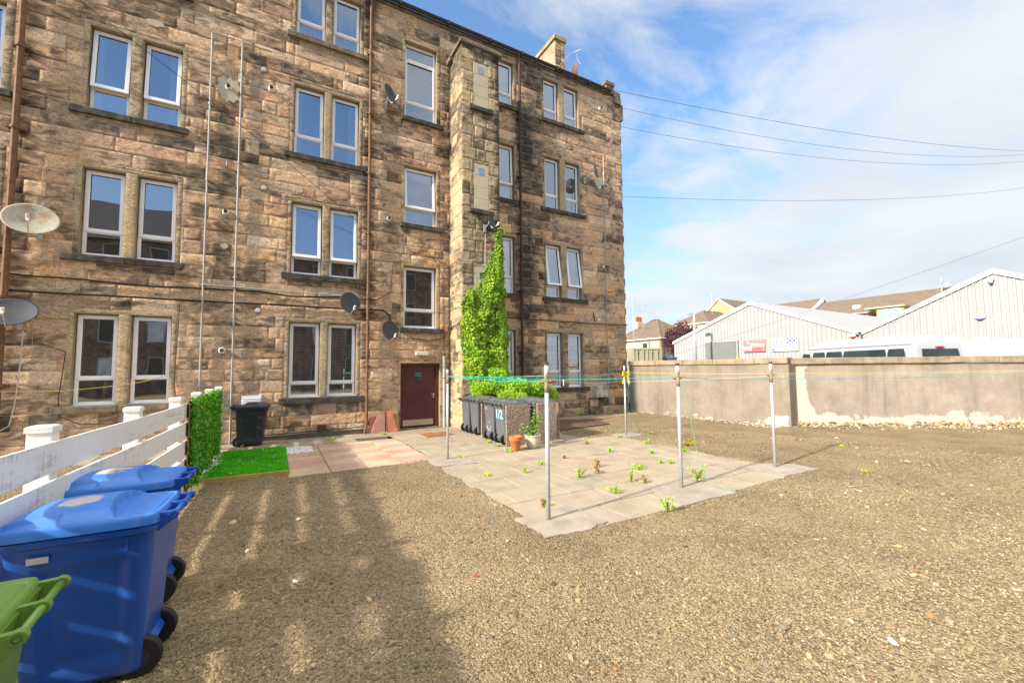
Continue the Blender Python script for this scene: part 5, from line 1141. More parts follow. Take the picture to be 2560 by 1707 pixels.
mb = MB()
for s_ in ((5.3, .0, 5.2, 4.1), (5.7, 0, 5.6, 4.6), (6.1, 0, 6.2, 6.2), (5.5, 0, 5.4, 3.2), (5.9, 0, 6.05, 5.3)): mb.tube([(s_[0]+(s_[2]-s_[0])*t+.03*math.sin(t*20), TY-.025, s_[1]+(s_[3]-s_[1])*t) for t in np.linspace(0, 1, 14)], [.02-.014*t for t in np.linspace(0, 1, 14)], 5)
mb.build('stem', simple('ivy_stem', (.12, .08, .05), .9), ivy)
# bush spilling over the bins
bush = empty('shrub', 'bright green shrub spilling over the bin store behind the grey bins', 'shrub', (5.9, 11.0, 0))
cl = [(6.9, 10.9, 1.22, .30), (7.4, 11.1, 1.24, .30), (6.4, 10.9, 1.3, .32), (5.35, 11.35, 1.2, .33), (5.75, 11.3, 1.30, .34), (5.9, 11.3, 1.65, .28), (6.2, 11.1, 1.35, .30), (6.3, 10.9, 1.05, .34), (6.7, 11.0, 1.0, .36), (7.1, 11.1, 1.02, .34), (7.5, 11.2, .98, .36), (5.9, 10.75, 1.0, .3), (6.2, 10.5, .98, .22), (7.9, 11.5, .95, .3), (6.6, 11.4, 1.1, .3)]
P = []; 
for (cx, cy_, cz, r) in cl:
    m_ = int(3200*r*r*4); d = nr.normal(size=(m_, 3)); d /= np.linalg.norm(d, axis=1)[:, None]; rr = r*(.35+.7*nr.random(m_)**.6)*(.7+.7*fbm(d[:, 0]*3+cx, d[:, 1]*3, d[:, 2]*3, 4, 2)); P.append(np.array([cx, cy_, cz])+d*rr[:, None]*np.array([1, .8, .75]))
P = np.concatenate(P); n = len(P); keepb = P[:, 2] > .3; P = P[keepb]; n = len(P)
leaves(P, np.tile([[-.3, -.5, .8]], (n, 1)), nr.uniform(.03, .06, n), leafcol(n, [(.30, .56, .02), (.40, .66, .03), (.20, .44, .02)], .3, .15, (.55, .60, .04)), 'foliage', M_leaf, bush, rnd=1.1)
mb = MB()
for (cx, cy_, cz, r) in cl: mb.tube([(cx+.1, cy_+.1, 0), (cx+.05, cy_, cz*.6), (cx, cy_, cz)], [.012, .01, .005], 5)
mb.build('stem', simple('shrub_stem', (.12, .11, .05), .9), bush)

# ------------------------------------------------------------------ clothes poles and lines
POLES = [(3.12, 8.22, 1.87, .024, 'clothes pole nearest the maroon door'), (2.94, 4.33, 1.92, .027, 'nearest galvanised clothes pole with rusty top, at the left front corner of the slabs'), (8.33, 8.48, 1.92, .024, 'farthest clothes pole, with a yellow rope bow near its top'), (5.44, 4.40, 1.90, .027, 'clothes pole at the front edge with green rope knotted round its rusty top'), (7.97, 4.39, 1.92, .027, 'rightmost clothes pole, on the far right corner pad')]
for k, (x, y_, h, r, lb) in enumerate(POLES):
    e = empty('clothes_pole', lb, 'clothes pole', (x, y_, 0), group='clothes poles round the slabs'); mb = MB()
    tz = 1.66; mb.tube([(0, 0, -.05), (0, 0, tz-.12)], r, 14); o = mb.build('pole', M_galv, None, smooth=True); o.parent = e
    mb = MB(); mb.tube([(0, 0, tz-.12), (0, 0, tz+.05)], r*1.01, 14); o = mb.build('rusty_band', simple('rusted_zinc', (.32, .25, .18), .75, var=.4, scale=12, dirt=(.30, .10, .03), dirt_amt=.8, dscale=8), None, smooth=True); o.parent = e
    mb = MB(); mb.tube([(0, 0, tz+.05), (0, 0, h-.04)], r*1.02, 14); o = mb.build('pole_top', simple('peeling_paint', (.62, .60, .55), .6, var=.2, scale=12, dirt=(.40, .10, .03), dirt_amt=.9, dscale=9), None, smooth=True); o.parent = e
    mb = MB(); mb.tube([(0, 0, h-.04), (0, 0, h)], r*1.12, 14); o = mb.build('end_cap', simple('dark_cap', (.06, .05, .045), .7), None); o.parent = e
    if k != 2:
        mb = MB(); mb.tube([(-.10, .012, tz+.0), (.10, .012, tz+.0)], .009, 8); mb.tube([(.01, -.10, tz+.025), (.01, .10, tz+.025)], .009, 8); o = mb.build('cross_hook', M_rustb, None); o.parent = e
M_turq = simple('turquoise_rope', (.01, .42, .36), .6); M_grn = simple('green_rope', (.02, .45, .22), .6); M_yel = simple('yellow_rope', (.65, .55, .02), .6); M_wh = simple('pale_rope', (.5, .6, .6), .6)
def line(pts, r, m, lb, sag=.03, sub=12, wob=0.0, seed=0): return cable(pts, r, m, lb, 'clothes_line', 'clothes line', 'clothes lines between the poles', sub=sub, sag=sag, wob=wob, seed=seed)
line([(3.12, 8.22, 1.70), (2.94, 4.33, 1.75)], .0045, M_turq, 'upper turquoise line from the pole by the door to the nearest pole', .02)
line([(3.12, 8.22, 1.69), (2.95, 4.33, 1.68)], .0045, M_turq, 'lower turquoise line from the pole by the door to the nearest pole', .03)
line([(3.14, 8.20, 1.68), (5.44, 4.42, 1.69)], .004, M_turq, 'turquoise line crossing from the pole by the door to the green roped pole', .05)
line([(2.95, 4.34, 1.74), (8.33, 8.47, 1.72)], .004, M_turq, 'turquoise line crossing from the nearest pole to the farthest pole', .05)
line([(2.95, 4.34, 1.70), (8.32, 8.47, 1.48)], .0035, M_wh, 'pale line sloping from the nearest pole to the farthest pole', .05)
line([(3.12, 8.22, 1.69), (8.33, 8.48, 1.70)], .0035, M_turq, 'turquoise line from the pole by the door to the farthest pole', .05)
line([(8.33, 8.48, 1.66), (5.44, 4.40, 1.69)], .004, M_grn, 'green line from the farthest pole to the green roped pole', .04)
line([(8.33, 8.48, 1.70), (7.97, 4.39, 1.70), (13.9, 1.2, 1.74), (19, -1.5, 1.95)], .004, M_yel, 'yellow line running from the farthest pole off to the right', .015)
line([(5.44, 4.40, 1.69), (7.97, 4.39, 1.61), (13.5, 2.0, 1.66), (19, -.5, 1.9)], .0045, M_grn, 'green line running from the green roped pole off to the right', .04)
line([(8.33, 8.48, 1.45), (7.97, 4.39, 1.66), (14, 1.6, 1.72)], .003, M_wh, 'pale thin line past the rightmost pole', .02)
line([(5.47, 4.37, 1.66), (5.56, 4.33, 1.30), (5.62, 4.30, .85), (5.66, 4.25, .42), (5.72, 4.15, .12), (5.85, 3.98, .02), (6.1, 3.80, .02), (6.28, 3.66, .03)], .0035, M_grn, 'green string hanging from the green roped pole to the ground', 0, 4, .003)
line([(8.34, 8.46, 1.6), (8.40, 8.44, 1.0), (8.42, 8.42, .4), (8.55, 8.30, .08), (8.85, 8.0, .02)], .003, M_grn, 'green string hanging from the farthest pole', 0, 4, .003)
def knot(x, y_, z, m, lb, s=.035, n=26, seed=0, dz=.02):
    r_ = random.Random(seed); P = [Vector((x+s*math.cos(k*1.9)*r_.uniform(.7, 1.1), y_+s*math.sin(k*1.9)*r_.uniform(.7, 1.1), z+r_.uniform(-dz, dz))) for k in range(n)]
    mb = MB(); mb.tube(P, .0045, 5); tag(mb.build('rope_knot', m), lb, 'rope', 'rope knots on the poles')
knot(2.94, 4.33, 1.69, M_turq, 'turquoise rope wound round the nearest pole', seed=1); knot(5.44, 4.40, 1.69, M_grn, 'green rope wound round the front edge pole', seed=2); knot(7.97, 4.39, 1.70, M_turq, 'turquoise rope wound round the rightmost pole', seed=3, n=14)
mb = MB()
for s_ in (-1, 1): mb.tube([(8.33, 8.45, 1.68), (8.33+s_*.10, 8.43, 1.72), (8.33+s_*.12, 8.43, 1.62), (8.33, 8.45, 1.66), (8.33+s_*.09, 8.42, 1.52), (8.33+s_*.13, 8.42, 1.40)], .018, 6)
tag(mb.build('rope_bow', M_yel), 'yellow rope bow tied round the farthest pole', 'rope')
mb = MB(); mb.T = Matrix.Translation((3.55, 4.8, 1.66)) @ Matrix.Rotation(R(40), 4, 'Z'); mb.box(-.012, .012, -.006, .006, -.06, .02); tag(mb.build('clothes_peg', simple('peg', (.6, .62, .5), .5)), 'pale clothes peg hanging on the line right of the nearest pole', 'peg')

# ------------------------------------------------------------------ yard wall
def roughcast(name, c, lo, hi):
    m, t, b = newmat(name); g = N(t, 'ShaderNodeNewGeometry'); P = g.outputs['Position']; a = N(t, 'ShaderNodeAttribute', attribute_name='col')
    n = N(t, 'ShaderNodeTexNoise', i_Scale=70.0, i_Detail=5.0, i_Roughness=.7); L(t, P, n.inputs[0])
    n2 = N(t, 'ShaderNodeTexNoise', i_Scale=1.5, i_Detail=8.0, i_Roughness=.65); L(t, P, n2.inputs[0])
    n3 = N(t, 'ShaderNodeTexNoise', i_Scale=3.0, i_Detail=8.0, i_Roughness=.6); L(t, P, n3.inputs[0])
    r = ramp(t, [(.33, .62), (.5, 1.0), (.66, 1.3)]); L(t, n.outputs[0], r.inputs[0]); cc = mixc(t, 1.0, mixc(t, 1.0, c, a.outputs['Color'], 'MULTIPLY'), r.outputs[0], 'MULTIPLY')
    r = ramp(t, [(.3, .78), (.7, 1.16)]); L(t, n2.outputs[0], r.inputs[0]); cc = mixc(t, 1.0, cc, r.outputs[0], 'MULTIPLY')
    ms = N(t, 'ShaderNodeMapping'); L(t, P, ms.inputs[0]); ms.inputs['Scale'].default_value = (3.5, 3.5, .25); n4 = N(t, 'ShaderNodeTexNoise', i_Scale=1.0, i_Detail=7.0, i_Roughness=.65); L(t, ms.outputs[0], n4.inputs[0])
    r = ramp(t, [(.30, .66), (.46, 1.0), (.75, 1.12)]); L(t, n4.outputs[0], r.inputs[0]); cc = mixc(t, .75, cc, mixc(t, 1.0, cc, r.outputs[0], 'MULTIPLY'))
    vc = N(t, 'ShaderNodeTexVoronoi', i_Scale=.55, feature='DISTANCE_TO_EDGE'); nw = mixc(t, .12, P, n3.outputs['Color'], 'ADD'); L(t, nw, vc.inputs['Vector']); r = ramp(t, [(.0, .45), (.006, 1.0)]); L(t, vc.outputs['Distance'], r.inputs[0]); cc = mixc(t, .12, cc, mixc(t, 1.0, cc, r.outputs[0], 'MULTIPLY'))
    s = math_(t, 'ADD', a.outputs['Alpha'], math_(t, 'MULTIPLY', math_(t, 'SUBTRACT', n3.outputs[0], .5), .55)); r = ramp(t, [(.49, 0), (.53, 1)]); L(t, s, r.inputs[0])
    cc = mixc(t, r.outputs[0], cc, (.62, .54, .48)); L(t, cc, b.inputs['Base Color']); b.inputs['Roughness'].default_value = .95; b.inputs['Specular IOR Level'].default_value = .2
    bp = N(t, 'ShaderNodeBump', i_Strength=.8, i_Distance=.02); L(t, n.outputs[0], bp.inputs['Height']); L(t, bp.outputs[0], b.inputs['Normal']); return m
M_rc = roughcast('roughcast_render', (.38, .325, .265), 0, 1)
ywall = empty('yard_wall', 'long roughcast yard wall with stone coping and white patched base', 'wall', (13.6, 7, 0))
def wallseg(a, b, th, h, patchf, name='wall_face', tone=1.0):
    a, b = Vector((*a, 0)), Vector((*b, 0)); d = (b-a); Ln = d.length; d.normalize(); nrm = Vector((d.y, -d.x, 0))    # nrm is to the right of a->b
    if nrm.x > 0: nrm = -nrm
    nx, nz = int(Ln/.06), 30; U, Z = np.meshgrid(np.linspace(0, Ln, nx), np.linspace(-.06, h, nz)); u, z = U.ravel(), Z.ravel()
    off = .02*(fbm(u*1.2, z*1.2, 0, 3, 3)-.5)+.008*(fbm(u*9, z*9, 0, 5, 2)-.5)
    V = np.stack([a.x+d.x*u+nrm.x*off, a.y+d.y*u+nrm.y*off, z], -1); i = (np.arange(nz-1)[:, None]*nx+np.arange(nx-1)[None, :]).ravel(); F = np.stack([i, i+1, i+1+nx, i+nx], -1)
    C = np.ones((len(u), 4)); C[:, :3] = tone; C[:, 3] = patchf(u, z, Ln); npmesh(name, V, F, M_rc, ywall, C, smooth=True)
    mb = MB(); bk = -nrm*th; e = -nrm*.02; mb.prism([a+e, b+e, b+bk, a+bk], (0, 0, h)); o = mb.build('wall_core', M_rc, ywall)
    at = o.data.attributes.new('col', 'FLOAT_COLOR', 'POINT'); at.data.foreach_set('color', np.tile([1, 1, 1, .1], len(o.data.vertices)).astype(np.float32))
    return a, b, nrm
def cope(a, b, nrm, th, z0, z1, over=.07):
    Ln = (b-a).length; d = (b-a)/Ln; t = 0; r_ = random.Random(7)
    mb = MB()
    while t < Ln:
        l = min(r_.uniform(1.1, 1.7), Ln-t); p = a+d*(t+.004); q = a+d*(t+l-.004); dz = r_.uniform(-.006, .006); o = over+r_.uniform(-.01, .012)
        mb.prism([p+nrm*o+Vector((0, 0, z0+dz)), q+nrm*o+Vector((0, 0, z0+dz)), q-nrm*(th+.05)+Vector((0, 0, z0+dz)), p-nrm*(th+.05)+Vector((0, 0, z0+dz))], (0, 0, z1-z0)); t += l
    mb.build('coping', simple('coping_stone', (.33, .26, .18), .92, var=.3, scale=3, bump=.6, bscale=30, dirt=(.12, .10, .07), dirt_amt=.6, dscale=2.5), ywall, bevel=.018)
pA = lambda u, z, Ln: .5-np.clip((z-.15+.1*np.sin(u*2))/.25, -.2, 1)*.35-.10+.5*np.exp(-((u-Ln)/.45)**2-((z-.1)/.22)**2)
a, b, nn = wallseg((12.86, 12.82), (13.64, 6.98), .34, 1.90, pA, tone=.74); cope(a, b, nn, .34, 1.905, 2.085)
pB = lambda u, z, Ln: np.maximum(.62*np.exp(-((u-.10)/.42)**4), 0)+.58*np.exp(-((z+.05)/(.58+.13*np.sin(u*1.5+.6)+.05*np.sin(u*4)))**4)+.2*np.exp(-((z-1.9)/.1)**2)*(u < .8)
a2, b2 = (13.98, 7.05), (22.7, 1.22)
a, b, nn = wallseg(a2, b2, .3, 1.88, pB, tone=1.02); cope(a+Vector((-.32, .2, 0)), b, nn, .3, 1.885, 2.075)
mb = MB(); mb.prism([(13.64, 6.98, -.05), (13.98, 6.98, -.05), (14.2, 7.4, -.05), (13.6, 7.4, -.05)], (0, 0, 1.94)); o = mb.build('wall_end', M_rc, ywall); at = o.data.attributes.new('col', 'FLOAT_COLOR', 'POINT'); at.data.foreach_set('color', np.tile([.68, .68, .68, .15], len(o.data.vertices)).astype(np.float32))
# rubble along the foot of the wall
n = 420; t = nr.random(n); n_ = np.array([-.556, -.831]); dd = np.abs(nr.normal(0, .12, n))+.02; d_ = np.array([8.72, -5.83]); P = np.array([13.98, 7.05])+t[:, None]*d_*.95+n_*dd[:, None]
sz = nr.uniform(.03, .075, n)*np.clip(1.3-dd*2, .35, 1.3); hh = np.clip(.13-dd*.55, 0, 1)*nr.random(n)
V, F, C = stones_at(np.stack([P[:, 0], P[:, 1], hh+sz*.2], -1), sz, np.concatenate([np.array([(.42, .30, .16), (.36, .27, .16), (.48, .38, .24), (.25, .20, .13)])[nr.integers(0, 4, n)]*nr.uniform(.8, 1.2, (n, 1)), np.ones((n, 1))], 1), ico, icf, .6, .3)
tag(npmesh('rubble', V, F, M_pebble, col=C), 'line of broken ochre rubble along the foot of the yard wall', 'rubble', kind='stuff')
n = 700; t = nr.random(n); dd = np.abs(nr.normal(0, .55, n))+.1; P = np.array([13.5, 8.2])+t[:, None]*np.array([9.2, -7.0])*.9+n_*dd[:, None]; P2 = np.stack([13.4-nr.random(200)*.6, 7+nr.random(200)*4], -1); P = np.concatenate([P, P2]); n = len(P)
V, F, C = stones_at(np.stack([P[:, 0], P[:, 1], gh(P[:, 0], P[:, 1])+.01], -1), nr.uniform(.012, .03, n), np.tile([[.66, .60, .50, 1]], (n, 1)), cub, cuf, .4); tag(npmesh('render_chips', V, F, M_pebble, col=C), 'pale chips of fallen render scattered near the yard wall', 'chips', kind='stuff')

# ------------------------------------------------------------------ beyond the wall
mb = MB(); mb.prism([(13.3, 13.5, -.05), (14.5, 7.2, -.05), (23.2, 1.4, -.05), (60, -30, -.05), (70, -30, -.05), (70, 60, -.05), (13.3, 60, -.05)], (0, 0, .35)); tag(mb.build('car_park', simple('asphalt', (.07, .07, .07), .9, var=.2, bump=.3)), kind='structure')
def corr_mat(name, c):
    return simple(name, c, .55, 0, var=.05, scale=.6, dirt=tuple(x*.75 for x in c), dirt_amt=.35, dscale=.5)
M_shed = corr_mat('cream_cladding', (.34, .345, .34)); M_shedr = corr_mat('pale_sheet_roof', (.36, .365, .365))
def shed(label, y0, y1, zl, zr, ya, za, depth=30, x=40.0, mcl=None):
    e = empty('warehouse', label, 'warehouse', (x, (y0+y1)/2, .3)); vs = []; fs = []; p = .35; y_ = y0; pts = []
    def top(yq): return zr+(za-zr)*(yq-y0)/(ya-y0) if yq < ya else za+(zl-za)*(yq-ya)/(y1-ya)
    while y_ < y1-1e-6:
        for (f, o_) in ((0, 0), (.55, 0), (.62, -.045), (.93, -.045)):
            yq = min(y_+p*f, y1); pts.append((x+o_, yq))
        y_ += p
    pts.append((x, y1)); mb = MB()
    for i in range(len(pts)-1):
        (xa, q), (xb, w) = pts[i], pts[i+1]
        if w-q < 1e-6: continue
        mb.quad((xa, w, .3) if False else (xb, w, .3), (xa, q, .3), (xa, q, top(q)), (xb, w, top(w)))
    mb.box(x+.06, x+depth, y0, y0+.1, .3, zr); mb.box(x+.06, x+depth, y1-.1, y1, .3, zl); mb.build('wall', mcl or M_shed, e)
    mb = MB(); k = .12
    mb.prism([(x-.12, y0-.1, zr-.02), (x-.12, ya, za), (x-.12, y1+.1, zl-.02), (x-.12, y1+.1, zl+k), (x-.12, ya, za+k+.02), (x-.12, y0-.1, zr+k)], (depth, 0, 0)); mb.build('roof', M_shedr, e)
    mb = MB(); mb.prism([(x-.14, y0-.1, zr-.16), (x-.14, ya, za-.16), (x-.14, y1+.1, zl-.16), (x-.14, y1+.1, zl+k+.02), (x-.14, ya, za+k+.05), (x-.14, y0-.1, zr+k+.02)], (.015, 0, 0)); mb.build('verge_flashing', simple('cream_flashing', (.72, .70, .66), .5), e)
    return e
s1 = shed('cream clad warehouse with low gable and roller door beyond the yard wall', 15.05, 32.7, 4.55, 4.31, 23.68, 7.9); s2 = shed('taller cream clad warehouse gable at the right edge beyond the vans', .8, 14.9, 4.31, 4.2, 7.86, 7.75)
mb = MB(); mb.box(39.84, 39.93, 25.1, 28.55, .3, 4.28); z = .4
rd = mb.build('roller_door', simple('grey_shutter', (.20, .215, .20), .5), s1); mb = MB()
while z < 4.2: mb.box(39.80, 39.838, 25.2, 28.45, z, z+.06); z += .11
mb.build('shutter_slat', simple('shutter_slat_paint', (.235, .25, .225), .5), rd)
mb = MB(); mb.box(39.78, 39.95, 24.98, 25.1, .3, 4.4); mb.box(39.78, 39.95, 28.55, 28.68, .3, 4.4); mb.box(39.78, 39.95, 25.1, 28.55, 4.28, 4.4); mb.build('door_frame', M_shedr, rd)
mb = MB(); mb.box(39.7, 39.98, 14.92, 15.03, .3, 4.4); mb.box(39.7, 40.0, 14.9, 15.3, 4.2, 4.4); tag(mb.build('downpipe', simple('grey_downpipe', (.20, .24, .26), .5), s1))
SIGNM = lambda y_, z, x=39.80: Matrix.Translation((x, y_, z)) @ Matrix(((0, 0, -1, 0), (-1, 0, 0, 0), (0, 1, 0, 0), (0, 0, 0, 1)))
def sign(label, y0, y1, z0, z1, m, parent=None, x=39.86):
    e = empty('sign', label, 'sign', (x, (y0+y1)/2, z0)); mb = MB(); mb.box(x-.02, x+.03, y0, y1, z0, z1); mb.build('board', m, e); return e
def stext(s, m, size, y_, z, parent, x=39.83, align='LEFT'):
    o = text(s, m, size, Matrix.Identity(4), 'lettering', None, .004, align); o.parent = parent; o.matrix_parent_inverse = Matrix.Translation(-parent.location); o.matrix_basis = SIGNM(y_, z, x); return o
M_sred = simple('faded_red_sign', (.62, .20, .19), .5, var=.05); M_sw = simple('sign_white', (.78, .78, .80), .5); M_spk = simple('sign_pink_letter', (.30, .05, .06), .5); M_sb = simple('sign_blue', (.10, .13, .50), .5)
g = sign('faded red sign reading WB Wallace Bagpipes on the cream warehouse', 22.34, 24.44, 3.17, 4.29, M_sred); stext('WB', M_sw, .52, 24.40, 3.34, g); stext('Wallace', M_sw, .40, 23.72, 3.70, g); stext('BAGPIPES', M_spk, .235, 23.60, 3.36, g)
mb = MB(); mb.box(39.815, 39.825, 22.4, 24.38, 3.22, 3.25); mb.build('rule', M_spk, g); mb = MB(); mb.tube([(39.82, 24.0, 3.95), (39.82, 23.95, 4.2)], .03, 5); mb.tube([(39.82, 23.88, 3.95), (39.82, 23.9, 4.1)], .04, 5); mb.build('emblem', M_sw, g)
g = sign('white and blue sign reading RENTCO Industrial on the cream warehouse', 19.53, 21.78, 3.14, 4.30, M_sw); stext('REN', M_sb, .50, 21.70, 3.86, g); stext('CO', M_sw, .50, 20.36, 3.86, g); stext('INDUSTRIAL', M_sb, .26, 21.35, 3.52, g)
mb = MB(); mb.box(39.832, 39.838, 19.56, 20.45, 3.80, 4.28); mb.add([(39.838, 21.75, 3.17), (39.838, 21.3, 3.17), (39.838, 21.75, 3.45)], [(0, 1, 2)]); mb.build('blue_field', M_sb, g)
mb = MB(); [mb.box(39.82, 39.83, 20.48+k*.03, 20.78-k*.03, 4.18-k*.08, 4.22-k*.08) for k in range(4)]; mb.box(39.82, 39.83, 20.61, 20.65, 3.82, 4.0); mb.build('emblem', M_sb, g)
mb = MB(); mb.box(39.82, 39.83, 20.75, 21.45, 3.24, 3.28); mb.build('green_rule', simple('sign_green', (.15, .55, .2), .5), g)
g = sign("white sign reading Reilly's Auto Centre Repairs behind the white vans", 9.55, 11.95, 3.05, 4.12, M_sw, x=40.3); stext("Reilly's", simple('sign_lime', (.25, .55, .08), .5), .40, 11.85, 3.80, g, 40.27); stext('AUTO CENTRE', M_greyp, .22, 10.72, 3.86, g, 40.27); stext('REPAIRS', M_greyp, .27, 10.75, 3.52, g, 40.27); stext('BRAKES', M_greyp, .27, 10.75, 3.2, g, 40.27)
g = sign('small pale blue sign low on the right warehouse', 8.2, 8.85, 2.9, 3.55, simple('pale_blue_sign', (.35, .60, .75), .5), x=39.9)
for (y_, z, s_, lb, m) in ((8.55, 4.85, s2, 'alarm_box', simple('alarm_blue', (.12, .10, .5), .5)), (15.51, 4.15, s1, 'alarm_box', simple('alarm_red', (.6, .08, .05), .5))):
    mb = MB(); mb.prism([(39.82, y_-.28, z+.12), (39.82, y_+.28, z+.12), (39.82, y_+.22, z-.05), (39.82, y_-.22, z-.05)], (.12, 0, 0)); q = mb.build(lb, M_pvc, s_); mb = MB(); mb.prism([(39.81, y_-.2, z-.06), (39.81, y_+.2, z-.06), (39.81, y_+.08, z-.16), (39.81, y_-.08, z-.16)], (.12, 0, 0)); mb.build('alarm_lens', m, q)
mb = MB(); mb.box(39.6, 39.95, 7.82, 8.05, 7.15, 7.32); mb.tube([(39.7, 7.93, 7.15), (39.7, 7.93, 7.0)], .09, 8); mb.build('security_camera', M_pvc, s2)
mb = MB(); mb.box(39.88, 39.93, 2.0, 6.4, 3.3, 3.6); mb.build('shutter_housing', M_greyp, s2)
for k, (y_, lb) in enumerate(((28.85, 'yellow bollard left of the roller door'), (24.8, 'yellow bollard right of the roller door'))):
    mb = MB(); mb.tube([(39.4, y_, .3), (39.4, y_, 2.75)], .09, 10); e_ = mb.build('bollard', simple('yellow_paint', (.75, .60, .02), .5)); tag(e_, lb, 'bollard', 'yellow bollards')
    mb = MB(); [mb.tube([(39.4, y_, .6+k_*.5), (39.4, y_, .72+k_*.5)], .092, 10) for k_ in range(4)]; mb.build('black_band', M_black, e_)
for k, (y_, lb) in enumerate(((29.3, 'yellow warning notice left of the roller door'), (24.3, 'yellow warning notice under the red sign'), (21.0, 'yellow warning notice behind the front of the minibus'))):
    e_ = empty('notice', lb, 'notice', (39.9, y_, 2.2), group='yellow warning notices'); mb = MB(); mb.box(39.86, 39.9, y_-.28, y_+.28, 2.15, 2.5); mb.build('board', simple('yellow_notice', (.8, .65, .03), .5), e_); mb = MB(); mb.prism([(39.85, y_-.15, 2.25), (39.85, y_+.15, 2.25), (39.85, y_, 2.42)], (.008, 0, 0)); mb.build('symbol', M_black, e_)
# lamp post
e = empty('street_lamp', 'tall grey street lamp in front of the cream warehouse', 'street lamp', (36.6, 27.4, .3)); mb = MB(); mb.tube([(36.6, 27.4, .3), (36.6, 27.4, 4.2), (36.6, 27.4, 7.1)], [.16, .13, .09], 10); mb.build('column', M_galv, e, smooth=True); mb = MB(); mb.box(36.2, 36.7, 27.5, 28.1, 7.08, 7.16); mb.build('lamp_head', M_galv, e, bevel=.02)
# container
e = empty('shipping_container', 'pale khaki shipping container with lock bars on its doors', 'container', (26.6, 26.3, .3)); M_cont = simple('khaki_container', (.38, .36, .24), .65, var=.12, scale=1, dirt=(.25, .20, .12), dirt_amt=.5, dscale=1)
T = Matrix.Translation((26.35, 25.75, .3)) @ Matrix.Rotation(R(-29.5), 4, 'Z')
mb = MB(); mb.T = T; mb.box(0, 2.44, 0, 6, 0, 3.15); mb.build('shell', M_cont, e)
mb = MB(); mb.T = T
for (x0, x1) in ((.0, .1), (2.34, 2.44), (1.18, 1.26)): mb.box(x0, x1, -.06, -.001, 0, 3.15)
mb.box(.1, 1.18, -.06, -.001, 2.98, 3.15); mb.box(1.26, 2.34, -.06, -.001, 2.98, 3.15); mb.box(-.06, -.001, 0, .15, 0, 3.15); mb.build('door_frame', M_cont, e)
for x in (.35, .85, 1.55, 2.05): mb = MB(); mb.T = T; mb.tube([(x, -.08, .2), (x, -.08, 3.0)], .03, 6); mb.box(x-.06, x+.06, -.11, -.02, 2.0, 2.12); mb.box(x-.06, x+.06, -.11, -.02, 2.75, 2.85); mb.build('lock_bar', M_cont, e)
mb = MB(); mb.T = T
for k in range(18): mb.box(-.03, -.001, .3+k*.3, .42+k*.3, .1, 3.05)
mb.build('side_rib', M_cont, e)
e = empty('skip', 'blue metal skip just visible above the wall beside the container', 'skip', (29.5, 25.3, .3)); T = Matrix.Translation((28.2, 25.2, .3)) @ Matrix.Rotation(R(-32), 4, 'Z'); mb = MB(); mb.T = T
mb.prism([(0.25, 0, 0), (1.65, 0, 0), (1.95, 0, 2.25), (0, 0, 2.25)], (0, 1.6, 0)); mb.build('body', simple('blue_skip_paint', (.10, .16, .30), .5, var=.15), e); mb = MB(); mb.T = T; mb.box(-.06, 2.0, -.06, 1.66, 2.25, 2.33); mb.build('rim', simple('skip_rim', (.14, .22, .38), .5), e)

